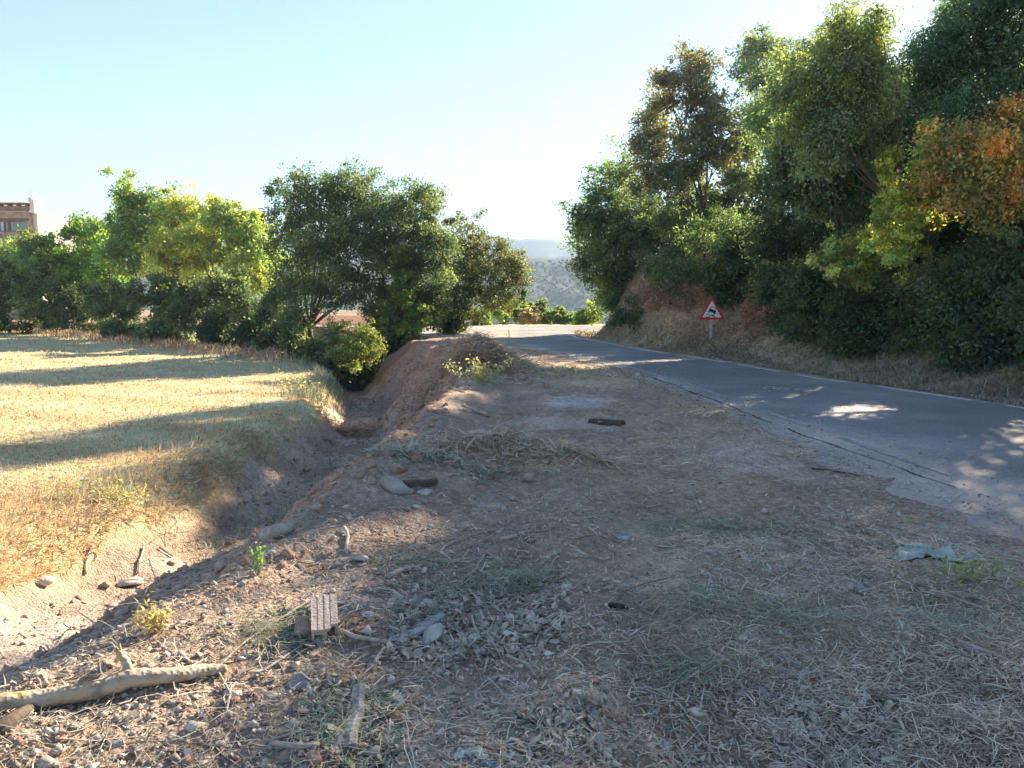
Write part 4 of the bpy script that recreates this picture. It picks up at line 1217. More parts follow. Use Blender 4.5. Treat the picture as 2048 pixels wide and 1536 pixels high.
# long branch with side shoots in the middle
br = tag(empty('fallen_branch', tuple(hitp(870, 1170))), 'long bare branch with side shoots and withered leaves, centre', 'branch', 'fallen branches')
o, Qb = stick(None, [(838, 1196), (900, 1178), (945, 1148), (972, 1108), (990, 1064)], .011, .006, 'twig', name='limb'); o.parent = br; o.location -= br.location
for p_ in ([(990, 1064), (930, 1075), (855, 1112), (790, 1158), (730, 1180)], [(985, 1075), (940, 1096), (905, 1106)], [(990, 1064), (1020, 1078), (1052, 1092)], [(985, 1080), (1000, 1110), (1010, 1150)], [(972, 1108), (1005, 1130), (1040, 1140)]):
    o, _ = stick(None, p_, .0055, .002, 'twig', name='side_shoot', n=5, lift=.01); o.parent = br; o.location -= br.location
SK = [
    ('curved white stick on grey spoil left of centre', [(690, 1062), (697, 1080), (692, 1106)], .011, .009, 'rock_white'),
    ('reddish short stick touching the foot of the curved white one', [(688, 1106), (712, 1108)], .008, .006, 'twig'),
    ('crooked stick starting beside the brick block', [(684, 1270), (712, 1282), (780, 1294)], .011, .008, 'twig'),
    ('short curved pale stick below the red clay lump', [(752, 1338), (756, 1318), (770, 1302)], .009, .006, 'twig'),
    ('long straight stick running from the log tip to the brick block', [(428, 1350), (470, 1308), (540, 1256), (636, 1198)], .006, .004, 'twig'),
    ('thin stick right of the log tip crossing the sunlit litter', [(506, 1362), (560, 1328), (606, 1296)], .005, .004, 'twig'),
    ('forked pale twig below the log tip', [(438, 1356), (462, 1396), (452, 1436), (446, 1446)], .005, .003, 'twig'),
    ('stick arching over the split wood', [(700, 1402), (742, 1394), (800, 1368), (872, 1360)], .007, .004, 'twig'),
    ('long thin twig right of centre near the bottom', [(975, 1362), (1010, 1400), (1050, 1452)], .004, .002, 'twig'),
    ('pale bent stick standing out right of the leaf litter', [(944, 1240), (958, 1282), (936, 1300)], .006, .004, 'twig'),
    ('root-like stick on bare soil below centre', [(1012, 1318), (1050, 1334), (1072, 1360)], .006, .005, 'twig'),
    ('stick pointing down from the leaf litter to bare soil', [(1100, 1192), (1060, 1236), (1034, 1286)], .008, .004, 'twig'),
    ('small pale stick on the track right of the smooth ridge', [(1400, 998), (1392, 1012), (1398, 1026)], .007, .005, 'twig'),
    ('small curved pale stick on top of the smooth ridge', [(1100, 1004), (1092, 1020), (1086, 1026)], .010, .006, 'twig'),
    ('long dark stick lying along the road edge', [(1624, 942), (1664, 945), (1720, 956)], .010, .006, 'twig_dark'),
    ('thin stick on the gravel below the road edge, long one', [(1545, 1040), (1630, 1090), (1712, 1132)], .006, .003, 'twig'),
    ('thin arched twig standing beside the crumpled sheet', [(1720, 1130), (1752, 1096), (1768, 1060)], .005, .002, 'twig'),
    ('bent stick left of the crumpled sheet', [(1730, 1064), (1772, 1066), (1800, 1098)], .008, .010, 'twig'),
    ('stick lying below the crumpled sheet', [(1842, 1190), (1900, 1200), (1980, 1228), (2010, 1236)], .007, .004, 'twig'),
    ('bent bare twig left of the lower right sun patch', [(1842, 1188), (1852, 1232), (1900, 1262), (1978, 1308)], .005, .003, 'twig'),
    ('thick stick at the lower right edge crossing the sun patch', [(1915, 1292), (1985, 1318), (2060, 1352)], .010, .008, 'twig'),
    ('dark stick lying in straw left of the lower right corner', [(1742, 1408), (1796, 1420)], .012, .012, 'twig_dark'),
    ('twig with forked end over the green cut weeds, upper one', [(1352, 1300), (1380, 1330), (1278, 1362)], .004, .003, 'twig'),
    ('long pale stalk running down from the green cut weeds', [(1352, 1362), (1340, 1420), (1345, 1462), (1372, 1528)], .004, .003, 'twig'),
    ('pale stalk right of the long one among cut weeds', [(1390, 1344), (1408, 1382), (1400, 1430)], .004, .003, 'twig'),
    ('thin stalk climbing right from the cut weeds', [(1500, 1234), (1544, 1188), (1530, 1140), (1500, 1090)], .004, .002, 'twig'),
    ('small stick near the dark bottle on bare soil', [(1176, 1258), (1206, 1274), (1228, 1290)], .005, .003, 'twig'),
    ('pale root stub standing on the sunlit field bank, thicker', [(186, 1098), (174, 1120), (172, 1152)], .018, .012, 'twig'),
    ('pale root stub standing on the sunlit field bank, thinner', [(288, 1098), (280, 1124), (276, 1150)], .012, .008, 'twig'),
    ('stick on the sunlit bank above the root stubs', [(256, 1020), (292, 1030), (320, 1046)], .010, .006, 'twig'),
    ('short stick on the sunlit bank right of the root stubs', [(318, 1098), (346, 1116)], .012, .010, 'twig'),
    ('thin stick bridging the shaded hollow at left', [(40, 1272), (86, 1300), (132, 1344)], .004, .003, 'twig_dark'),
    ('broken stick on the spoil above the pale slab', [(925, 815), (950, 826), (980, 836)], .022, .016, 'twig'),
    ('stick lying left of the bark pieces', [(800, 900), (845, 905), (880, 900)], .014, .008, 'twig'),
    ('pale stick poking up from the root heap in the ditch, left', [(778, 800), (780, 776)], .02, .012, 'twig'),
    ('grey stick on the near spoil left of the split wood', [(546, 1500), (600, 1506), (640, 1500)], .009, .008, 'twig'),
    ('thin stick in the bottom left part of the litter', [(534, 1490), (600, 1472), (676, 1452)], .004, .003, 'twig'),
    ('short white stalk on bare soil below centre', [(968, 1352), (976, 1320)], .005, .004, 'rock_white'),
    ('stick resting on the grey spoil left of the white stones', [(596, 1130), (640, 1136), (700, 1134)], .006, .006, 'twig'),
    ('fat stick stub among leaf litter above the fallen leaves', [(775, 1162), (800, 1150), (828, 1140)], .014, .012, 'twig'),
    ('pale stub at the right end of the long bare branch', [(1000, 1086), (1034, 1078)], .014, .014, 'twig'),
    ('bleached stick at the far side of the lay-by', [(1260, 1010), (1300, 1018), (1330, 1012)], .008, .005, 'twig'),
]
for lb_, p_, a_, b_, m_ in SK:
    stick(lb_, p_, a_ * 1.12, b_ * 1.12, m_, lift=.014)

# split wood, bark slabs
def plank(label, pxs, w, t, mat, name, cat, seed=1, group=None, tilt=0):
    a, b = Vector(hitp(*pxs[0])), Vector(hitp(*pxs[1]))
    L_ = (b - a).length; n_ = 12; rr = random.Random(seed)
    v, f = [], []
    for i in range(n_ + 1):
        x = L_ * i / n_
        w1 = w * (1 + .12 * math.sin(i * 1.3)) * (1 - .25 * i / n_) + rr.uniform(-.004, .004); c_ = .006 * math.sin(i * .7)
        for yy_, zz_ in ((-w1 / 2, 0), (-w1 / 2, t), (-w1 * .1, t * 1.25 + rr.uniform(-.003, .003)), (w1 * .15, t * 1.05 + rr.uniform(-.003, .003)), (w1 / 2, t * .8), (w1 / 2, 0)):
            v.append((x + (rr.uniform(-.012, .012) if i in (0, n_) else 0), yy_ + c_, zz_))
    for i in range(n_):
        for k_ in range(6): f.append((i * 6 + k_, i * 6 + (k_ + 1) % 6, (i + 1) * 6 + (k_ + 1) % 6, (i + 1) * 6 + k_))
    f += [tuple(range(5, -1, -1)), tuple(range(n_ * 6, n_ * 6 + 6))]
    o = MB().add(v, f).build(name, M[mat])
    d_ = (b - a).normalized()
    o.rotation_euler = d_.to_track_quat('X', 'Z').to_euler(); o.location = a + Vector((0, 0, .004))
    return tag(o, label, cat, group)
M['grey_wood'] = noise_mat('weathered_wood', (.17, .16, .155), (.40, .38, .36), 12, .9, .7, 40)
plank('length of weathered split wood pointing away, bottom centre left', [(697, 1506), (722, 1385)], .062, .030, 'grey_wood', 'split_wood', 'wood', 3)
plank('slab of dark purplish bark beside the pale blocky stone', [(790, 1290), (884, 1232)], .085, .014, 'rock_grey', 'bark_slab', 'bark', 5, 'pieces of bark')
plank('dark rotten bark piece on the crest beside the large boulder', [(806, 972), (872, 968)], .10, .035, 'twig_dark', 'bark_piece', 'bark', 6, 'pieces of bark')
plank('dark root piece lying on the track near the cement patch', [(1182, 846), (1246, 850)], .14, .05, 'twig_dark', 'root_piece', 'root', 7)
plank('brown flat bark scrap on the dusty road edge', [(1934, 990), (1966, 994)], .05, .012, 'brick', 'bark_scrap', 'bark', 8, 'pieces of bark')
plank('reddish board end in the straw near the right edge', [(1972, 1196), (2030, 1204)], .05, .010, 'brick', 'board', 'board', 9)
plank('shard of red roof tile right of the brick block', [(712, 1262), (752, 1252)], .035, .010, 'brick', 'tile_shard', 'tile shard', 10)

# broken hollow block
gb = hitp(650, 1280)
bk_ = tag(empty('hollow_block', tuple(gb)), 'broken hollow clay block with open chambers, lying tilted left of centre', 'hollow block')
rotb = Matrix.Rotation(R(14), 3, 'Z') @ Matrix.Rotation(R(-20), 3, 'X').inverted()
def hb_box(mb, x0, x1, y0, y1, z0, z1, jag=0):
    v = []
    for yy_ in (y0, y1):
        for xx_, zz_ in ((x0, z0), (x1, z0), (x1, z1), (x0, z1)):
            j = random.uniform(-jag, jag) if yy_ == y1 else random.uniform(-.002, .002)
            v.append(rotb @ Vector((xx_ + random.uniform(-.0015, .0015), yy_ + j, zz_ + random.uniform(-.0015, .0015))) - Vector((0, 0, .034)))
    mb.add(v, [(0, 1, 2, 3), (7, 6, 5, 4), (0, 4, 5, 1), (1, 5, 6, 2), (2, 6, 7, 3), (3, 7, 4, 0)])
Wb, Hb, Lb = .125, .105, .235
M['clay'] = noise_mat('pale_fired_clay', (.44, .35, .30), (.64, .54, .47), 25, .9, .5, 90)
mb = MB()
hb_box(mb, -.060, -.047, 0, Lb, 0, Hb, .006); hb_box(mb, -.004, .009, .001, Lb * .98, .0125, Hb - .0125, .012); hb_box(mb, .047, .060, .035, Lb * .8, .0, Hb, .015)
mb.build('web', M['clay'], bk_)
mb = MB()
for q0, q1, zt_, ys_ in ((-.0600, -.036, .004, 0), (-.036, -.030, -.001, .002), (-.030, -.006, .003, 0), (-.006, .0, -.001, .003), (.0, .024, .004, .0), (.024, .030, -.001, .012), (.030, .0605, .003, .03)):
    hb_box(mb, q0, q1 - .0001, ys_, Lb * (1 + zt_), Hb - .0125, Hb + zt_, .006)
mb.build('top_wall', M['clay'], bk_)
mb = MB(); hb_box(mb, -.0468, .0468, .006, Lb * .9, .0, .0122, .01); hb_box(mb, -.0468, -.0042, .003, Lb * .9, .0125, Hb * .46); hb_box(mb, -.0468, -.0042, .004, Lb * .9, Hb * .70, Hb - .0127)
mb.build('bottom_wall', M['clay'], bk_)

# crumpled sheets and litter
def sheet(label, px, py, wpx, dpx, mat, name, cat, seed, hgt=.05, group=None, n=16):
    g_ = hitp(px, py); s_ = g_[1] / FPX; w_ = wpx * s_; d_ = w_ * dpx
    rg = np.random.default_rng(seed); u_ = np.linspace(-.5, .5, n)
    A, B = np.meshgrid(u_, u_)
    a, b = A.ravel(), B.ravel()
    rad = .5 * (1 + .38 * np.sin(3 * np.arctan2(b, a) + seed) + .2 * np.sin(7 * np.arctan2(b, a) + 2 * seed))
    rr_ = np.maximum(np.abs(a), np.abs(b)) / np.maximum(np.hypot(a, b), 1e-6)
    x = a * rr_ * rad * 2.0 * w_; y = b * rr_ * rad * 2.0 * d_
    z = hgt * (np.abs(fbm(a * 5 + seed, b * 5, 4)) * 2.2 + .15) * (1 - .5 * (a * a + b * b) * 2)
    zg = H(g_[0] + x, g_[1] + y) - g_[2]
    V = np.stack([x, y, z + zg], 1)
    i = (np.arange(n - 1)[:, None] * n + np.arange(n - 1)[None]).ravel()
    F = np.concatenate([np.stack([i, i + 1, i + n + 1], 1), np.stack([i, i + n + 1, i + n], 1)])
    o = mesh_np(name, V, F, M[mat]); o.location = tuple(g_)
    so = o.modifiers.new('thickness', 'SOLIDIFY'); so.thickness = .0015
    return tag(o, label, cat, group)
M['sheet_green'] = noise_mat('faded_green_sheet', (.30, .37, .33), (.46, .50, .46), 12, .6, .2, 30)
M['sheet_pale'] = noise_mat('dusty_pale_sheet', (.42, .44, .42), (.58, .60, .57), 12, .7, .2, 30)
M['teal'] = noise_mat('teal_plastic', (.10, .32, .38), (.18, .45, .50), 20, .5, .1, 30)
M['packet'] = noise_mat('blue_white_foil', (.10, .18, .42), (.72, .76, .85), 35, .35, .1, 40)
M['leaf_dry'] = noise_mat('dried_leaf', (.34, .36, .30), (.52, .52, .44), 30, .8, .2, 60)
sheet('largest crumpled grey-green plastic sheet near the road edge, right', 1850, 1108, 118, .8, 'sheet_green', 'plastic_sheet', 'plastic sheet', 3, .045, 'torn plastic by the road edge')
sheet('smaller torn piece of green plastic right of the largest sheet', 1942, 1118, 56, .5, 'sheet_green', 'plastic_sheet', 'plastic sheet', 5, .03, 'torn plastic by the road edge')
sheet('scrap of green plastic left of the largest sheet', 1790, 1118, 26, .5, 'sheet_green', 'plastic_sheet', 'plastic sheet', 6, .02, 'torn plastic by the road edge')
sheet('flattened blue and white packet behind the green plastic', 1905, 1090, 36, .5, 'packet', 'packet', 'packet', 8, .012)
sheet('pale greenish torn sheet at the bottom edge, centre', 940, 1506, 56, .9, 'sheet_pale', 'paper_sheet', 'paper sheet', 9, .02)
sheet('teal scrap of plastic at the bottom edge, centre', 972, 1532, 46, .5, 'teal', 'plastic_scrap', 'plastic scrap', 11, .015)
sheet('crumpled grey-blue paper near the bottom, right of the small pale block', 1328, 1494, 34, .8, 'sheet_pale', 'paper_scrap', 'paper scrap', 12, .02)
sheet('pale scrap on the track right of the smooth ridge', 1250, 1076, 18, .7, 'sheet_pale', 'paper_scrap', 'paper scrap', 13, .012)
bt = tag(empty('bottle', tuple(hitp(1215, 1216))), 'small dark bottle with a white cap lying on bare soil, centre right', 'bottle')
ob = MB().tube([(0, 0, .016), (.02, 0, .016), (.085, -.02, .016), (.10, -.025, .015)], [.010, .016, .014, .008], 10).build('body', M['sign_black'], bt, smooth=True)
MB().tube([(-.014, 0, .016), (.0015, 0, .016)], [.0095, .0095], 10).build('cap', M['sign_white'], bt)
# marker stake and lone stalk by the far bend
stake = MB().tube([(0, 0, -.1), (0, 0, .45)], [.03, .025], 6).build('stake', M['rock_white']); stake.location = tuple(base_at(877, 37)); tag(stake, 'short pale stake beside the dark asphalt under the oak', 'stake')

# ------------------------------------------------------------------ ground cover
def screen_pts(n, px0, px1, py0, py1, rg, z=0.0, pw=1.0):
    """ground places spread as a camera would see them"""
    px = rg.uniform(px0, px1, n); py = py0 + (py1 - py0) * rg.random(n) ** pw
    a = (px - 1024) / FPX; b = (768 - py) / FPX
    dy = CP + b * SP; dz = -SP + b * CP
    d = (z - CAM_Z) / (dz / dy)
    return a / dy * d, d


def zones(x, y):
    s_ = x - ip(y, XC); sk = x - ip(y, XK); s2 = x - ip(y, XR); ri = road_in(x, y)
    return s_, sk, s2, ri


def blades_np(name, x, y, zoff, L, Wd, az, el, c, mat='straw', bend=0.0, cjit=.2, rg=rng, kind='stuff', two=False):
    n = len(x)
    z = H(x, y) + zoff
    d = np.stack([np.cos(az) * np.cos(el), np.sin(az) * np.cos(el), np.sin(el)], 1)
    sd = np.stack([-np.sin(az), np.cos(az), np.zeros(n)], 1)
    tilt = rg.normal(size=n)[:, None] * .35; sd = sd + np.array([0, 0, 1]) * tilt
    P = np.stack([x, y, z], 1)
    w = Wd[:, None] * sd * .5
    mid = P + d * (L[:, None] * .5) + (sd * (rg.normal(size=n) * L * bend)[:, None])
    tip = P + d * L[:, None]
    tip[:, 2] -= L * bend * .6
    V = np.stack([P - w * .8, P + w * .8, mid + w, mid - w, tip], 1).reshape(-1, 3)
    i = np.arange(n)[:, None] * 5
    F = np.concatenate([i + np.array([[0, 1, 2]]), i + np.array([[0, 2, 3]]), i + np.array([[3, 2, 4]])])
    c = np.asarray(c) * rg.uniform(1 - cjit, 1 + cjit, (n, 1))
    o = mesh_np(name, V, F, M[mat], cols=np.repeat(np.clip(c, 0, .8), 5, 0))
    return tag(o, kind=kind)


def straw_cols(n, rg, a=(.42, .35, .27), b=(.60, .52, .42), g=(.26, .25, .15), pg=.2):
    t = rg.random((n, 1)); c = np.array(a) * (1 - t) + np.array(b) * t
    k_ = rg.random(n) < pg; c[k_] = np.array(g); return c


rg = np.random.default_rng(21)
# mown litter on the lay-by
x, y = screen_pts(230000, -300, 2350, 668, 1640, rg, pw=.8)
s_, sk, s2, ri = zones(x, y)
dens = .10 + .62 * sstep(-.3, 2.0, x - .25 * (y < 6) - .0) * (.35 + .65 * sstep(-.2, .15, fbm(x * 1.3, y * 1.3, 3)))
dens = np.maximum(dens, .9 * np.exp(-((x - .2) ** 2 / 1.0 + (y - 7.6) ** 2 / .5)))
dens = np.maximum(dens, .9 * np.exp(-((x - .6) ** 2 / 3 + (y - 17.2) ** 2 / 6)))
dens *= 1 - .85 * np.exp(-((x - .95) ** 2 / .15 + (y - 12.2) ** 2 / .4))
track = np.exp(-((x - (.75 + .05 * (y - 3))) ** 2 / .03)) * (y < 8)
dens *= (1 - .8 * track)
ok = (sk > -.1) & (ri < .7 * rg.random(len(x)) ** 2) & (s2 < 0) & (rg.random(len(x)) < dens) & (y < 36) & ((ri < 0) | (rg.random(len(x)) < .3))
x, y = x[ok], y[ok]; n = len(x)
L = np.clip(.042 * rg.lognormal(0, .6, n), .012, .22) * (1 + .06 * y)
c = straw_cols(n, rg, (.44, .38, .31), (.72, .64, .53), (.30, .26, .21), .28)
gr = sstep(.05, .3, fbm(x * .9 + 4, y * .9 + 2, 3)) * (y < 12); c = c * (1 - .3 * gr[:, None]) + np.array([.19, .22, .15]) * .3 * gr[:, None]
blades_np('straw_litter', x, y, rg.uniform(.002, .03, n) * (1 + .03 * y), L, .0016 + .0008 * y + 0 * x, rg.uniform(0, 6.28, n), rg.normal(size=n) * .17 + .05, c, bend=.06 + .12 * rg.random(n), rg=rg)

# taller tangles of straw on the heaps
def tangle(n, cx, cy, rx, ry_, h, Lr, cols, name='dry_grass', seed=1, el=.5, wd=.004, mat='straw', bend=.15):
    r_ = np.random.default_rng(seed)
    x = cx + r_.normal(size=n) * rx; y = cy + r_.normal(size=n) * ry_
    L = r_.uniform(*Lr, n)
    return blades_np(name, x, y, r_.random(n) * h, L, np.full(n, wd), r_.uniform(0, 6.28, n), r_.normal(size=n) * el * .6 + el * .1, cols[r_.integers(0, len(cols), n)], mat, bend, .2, r_)
ST = np.array([(.52, .42, .29), (.62, .53, .39), (.44, .35, .25), (.36, .30, .23)])
BR = np.array([(.40, .26, .17), (.48, .33, .22), (.30, .20, .14)])
GN = np.array([(.25, .29, .19), (.34, .36, .25), (.44, .42, .31), (.20, .24, .15)])
GD = np.array([(.28, .29, .23), (.36, .36, .29), (.43, .41, .34)])
for a_ in [(1600, -.1, 7.9, .45, .22, .10, (.08, .28), ST, 31), (900, .65, 7.4, .30, .14, .08, (.08, .22), ST, 32), (700, -.75, 7.1, .4, .15, .06, (.08, .25), GD, 33),
           (2600, -.7, 16.6, .75, 1.1, .10, (.12, .4), ST, 34), (1500, .9, 17.3, 1.0, .8, .05, (.1, .3), ST, 35), (1200, -.9, 15.3, .6, .3, .12, (.15, .4), BR, 36), (900, -4.1, 19.5, .45, .3, .16, (.15, .4), BR, 37)]:
    tangle(a_[0], a_[1], a_[2], a_[3], a_[4], a_[5], a_[6], a_[7], 'dry_grass', a_[8], .5, .006 + .0006 * a_[2])
# green cut weeds lying on the litter
for a_ in [(1700, 1430, 1062, .36, .13, GN), (1300, 1480, 1220, .28, .16, GN), (700, 1395, 1340, .16, .10, GN), (600, 960, 1180, .2, .12, GD), (700, 1030, 1160, .14, .10, GN), (500, 850, 1130, .22, .08, GN), (450, 560, 1270, .14, .07, GN),
           (700, 1900, 1180, .35, .18, GN), (350, 690, 1440, .10, .12, GN), (800, 1990, 1250, .4, .12, GD), (500, 1650, 1260, .3, .15, GD)]:
    p_ = hitp(a_[1], a_[2])
    tangle(a_[0], p_[0], p_[1], a_[3], a_[4], .035, (.04, .22), a_[5], 'cut_weeds', a_[1], .16, .0028, bend=.2)

# chips, dead leaves and crumbs
def flakes(n, px0, px1, py0, py1, size, cols, name, seed, keep=None, up=.5, mat='leaf_flat'):
    r_ = np.random.default_rng(seed)
    x, y = screen_pts(n, px0, px1, py0, py1, r_)
    s_, sk, s2, ri = zones(x, y)
    ok = (sk > -.25) & (ri < .0) & (s2 < 0)
    if keep is not None: ok &= r_.random(n) < keep(x, y)
    x, y = x[ok], y[ok]; n = len(x)
    P = np.stack([x, y, H(x, y) + r_.uniform(.003, .016, n)], 1)
    sz = np.clip(size * .85 * r_.lognormal(0, .4, n), 0, .03)[:, None]
    a = r_.uniform(0, 6.28, n)
    ax = np.stack([np.cos(a), np.sin(a), r_.normal(size=n) * up], 1); bx_ = np.stack([-np.sin(a), np.cos(a), r_.normal(size=n) * up], 1)
    k_ = r_.uniform(.35, .9, (n, 1))
    j = lambda: r_.uniform(.7, 1.2, (n, 1))
    V = np.stack([P - ax * sz * j(), P - ax * sz * .3 + bx_ * sz * k_ * j(), P + ax * sz * .4 + bx_ * sz * k_ * .8 * j(), P + ax * sz * j(), P + ax * sz * .3 - bx_ * sz * k_ * j(), P - ax * sz * .5 - bx_ * sz * k_ * .7 * j()], 1)
    V[:, [1, 2, 4, 5], 2] += (sz * .25 * r_.uniform(-1, 1, (n, 1)))
    i = np.arange(n)[:, None] * 6
    F = np.concatenate([i + np.array([[0, 1, 5]]), i + np.array([[1, 4, 5]]), i + np.array([[1, 2, 4]]), i + np.array([[2, 3, 4]])])
    c = np.array(cols)[r_.integers(0, len(cols), n)] * r_.uniform(.8, 1.25, (n, 1))
    return tag(mesh_np(name, V.reshape(-1, 3), F, M['straw'], cols=np.repeat(c, 6, 0)), kind='stuff')


LC = [(.34, .34, .29), (.43, .41, .35), (.52, .49, .42), (.28, .27, .23), (.42, .34, .28), (.27, .28, .22)]
flakes(9000, -200, 2300, 1000, 1640, .011, LC, 'leaf_litter', 61, lambda x, y: .35 + .65 * sstep(-.1, .2, fbm(x * 2.2, y * 2.2, 3)))
flakes(1500, 780, 1140, 1160, 1330, .022, LC, 'leaf_litter', 62)
flakes(500, 600, 800, 1370, 1536, .02, LC + [(.12, .19, .12)], 'leaf_litter', 63)
flakes(380, 1020, 1200, 1440, 1560, .022, LC, 'leaf_litter', 64)
flakes(700, 1540, 1800, 1420, 1560, .024, LC[:4], 'leaf_litter', 65)
flakes(260, 560, 660, 1230, 1300, .022, [(.15, .20, .14), (.22, .25, .19)], 'leaf_litter', 66)
flakes(16000, -200, 2200, 700, 1640, .008, [(.45, .38, .31), (.38, .30, .25), (.52, .46, .40)], 'wood_chips', 67)


def stones(n, px0, px1, py0, py1, s0, s1, name, seed, keep, z=0.0):
    r_ = np.random.default_rng(seed)
    x, y = screen_pts(n, px0, px1, py0, py1, r_, z)
    ok = keep(x, y) * 1.0 > r_.random(n)
    x, y = x[ok], y[ok]; n = len(x)
    s = np.clip(s0 * r_.lognormal(0, .55, n) * (1 + .05 * y), 0, s1)
    o_ = np.array([(1, 0, 0), (0, 1, 0), (-1, 0, 0), (0, -1, 0), (0, 0, .7), (0, 0, -.7)], float)
    a = r_.uniform(0, 6.28, n); ca, sa = np.cos(a), np.sin(a)
    V = o_[None] * r_.uniform(.6, 1.25, (n, 6, 1)) + r_.normal(size=(n, 6, 3)) * .18
    X_ = V[..., 0] * ca[:, None] - V[..., 1] * sa[:, None]; Y_ = (V[..., 0] * sa[:, None] + V[..., 1] * ca[:, None]) * r_.uniform(.6, 1, (n, 1))
    V = np.stack([X_, Y_, V[..., 2]], 2) * s[:, None, None]
    V += np.stack([x, y, H(x, y) + s * .2], 1)[:, None]
    fc = np.array([(0, 1, 4), (1, 2, 4), (2, 3, 4), (3, 0, 4), (1, 0, 5), (2, 1, 5), (3, 2, 5), (0, 3, 5)])
    F = (np.arange(n) * 6)[:, None, None] + fc[None]
    t = r_.random((n, 1)); c = np.array([.26, .22, .19]) * (1 - t) + np.array([.60, .55, .50]) * t
    rd_ = r_.random(n) < .25; c[rd_] = np.array([.36, .23, .18])
    return tag(mesh_np(name, V.reshape(-1, 3), F.reshape(-1, 3), M['gravel'], cols=np.repeat(c, 6, 0)), kind='stuff')


def kp(x, y):
    s_, sk, s2, ri = zones(x, y)
    return (sk > -1.3) & (ri < 0) & (s2 < 0) & True


stones(34000, -300, 2300, 760, 1640, .0042, .020, 'gravel', 71, lambda x, y: kp(x, y) * (.25 + .75 * (1 - sstep(-.2, 1.4, x))))
stones(4200, -300, 1700, 900, 1640, .011, .034, 'gravel', 72, lambda x, y: kp(x, y) * (.3 + .7 * (1 - sstep(-.4, 1.0, x))))
stones(6000, 1200, 2300, 800, 1250, .006, .02, 'gravel', 73, lambda x, y: (np.abs(road_in(x, y) - .05) < .45) * .8)
# soil crumbs on the walls and floor of the ditch
r_ = np.random.default_rng(74)
def ditch_stones(n, seed):
    r_ = np.random.default_rng(seed)
    y = 4 + 24 * r_.random(n) ** 1.6; x = ip(y, XC) + r_.uniform(-.9, 2.2, n)
    s = .010 * r_.lognormal(0, .6, n) * (1 + .05 * y)
    o_ = np.array([(1, 0, 0), (0, 1, 0), (-1, 0, 0), (0, -1, 0), (0, 0, .7), (0, 0, -.7)], float)
    V = (o_[None] * r_.uniform(.6, 1.25, (n, 6, 1)) + r_.normal(size=(n, 6, 3)) * .18) * s[:, None, None]
    V += np.stack([x, y, H(x, y) + s * .2], 1)[:, None]
    fc = np.array([(0, 1, 4), (1, 2, 4), (2, 3, 4), (3, 0, 4), (1, 0, 5), (2, 1, 5), (3, 2, 5), (0, 3, 5)])
    t = r_.random((n, 1)); c = np.array([.30, .185, .13]) * (1 - t) + np.array([.40, .32, .27]) * t
    return tag(mesh_np('soil_crumbs', V.reshape(-1, 3), ((np.arange(n) * 6)[:, None, None] + fc[None]).reshape(-1, 3), M['gravel'], cols=np.repeat(c, 6, 0)), kind='stuff')
ditch_stones(4500, 75)

# stubble field in sown rows, and long matted grass on its bank
r_ = np.random.default_rng(81)
n = 92000
px = r_.uniform(-250, 900, n); py = 655 + 560 * r_.random(n) ** 1.15
a = (px - 1024) / FPX; b = (768 - py) / FPX; dy = CP + b * SP; dz = -SP + b * CP
d = (-.82 - CAM_Z) / (dz / dy); x = a / dy * d; y = d
row = (y * .93 + x * .36 + .6 * vnoise(x * .1, y * .1)); x = x + 0 * row; y = y - ((row / .17) % 1 - .5) * .17 * .6 * (y < 25)
s_ = x - ip(y, XC)
ok = (s_ < -1.15 + .3 * vnoise(x, y)) & (y < 66) & (y > 3) & (y < 31.5 - .92 * (x + 8.4) + 2)
x, y, s_ = x[ok], y[ok], s_[ok]; n = len(x)
bankish = np.clip((s_ + 3.2) / 1.6, 0, 1) * (y < 16)
L = (.025 + .035 * r_.random(n)) * (1 + .035 * y) * (1 + 2.2 * bankish)
el = np.where(r_.random(n) < bankish * .8, r_.normal(size=n) * .25 + .1, .75 + r_.normal(size=n) * .45)
c = straw_cols(n, r_, (.56, .425, .28), (.76, .61, .43), (.42, .32, .21), .2)
tr_ = .5 + .5 * np.sin((y * .93 + x * .36 + .6 * vnoise(x * .1, y * .1)) * 2.6); c = c * (.86 + .26 * tr_[:, None])
blades_np('stubble', x, y, 0 * x - .005, L, .0035 + .00105 * y, np.where(bankish > .3, r_.normal(size=n) * .8 + .5, r_.uniform(0, 6.28, n)), el, c, 'stubble', bend=.12, rg=r_)
# weeds fringing the field edge and bank
def fringe(n, xs, ys, jx, L, cols, name, seed, wd=.012, el=1.1):
    r_ = np.random.default_rng(seed); t = r_.random(n)
    y = np.interp(t, np.linspace(0, 1, len(ys)), ys) + r_.normal(size=n) * jx; x = np.interp(t, np.linspace(0, 1, len(xs)), xs) + r_.normal(size=n) * jx
    return blades_np(name, x, y, 0 * x, r_.uniform(L[0], L[1], n), np.full(n, wd), r_.uniform(0, 6.28, n), el + r_.normal(size=n) * .35, np.array(cols)[r_.integers(0, len(cols), n)], bend=.15, rg=r_)
fringe(2600, [-5.2, -5.6, -7.8], [19.5, 25, 30.5], .3, (.1, .35), GN, 'weeds', 91, .02)
fringe(5000, [-8.4, -20, -34, -46], [31, 42, 55, 62], .8, (.2, .6), list(ST) + list(BR), 'dry_grass', 92, .03)
fringe(1500, [-4.6, -4.4, -5.0], [9.5, 13, 18], .35, (.08, .25), list(GN) + list(ST), 'weeds', 93, .01, .7)
fringe(900, [-3.9, -3.4, -3.6], [9.5, 12, 16], .25, (.1, .3), list(GN[:2]) + list(GD), 'weeds', 94, .01, .6)
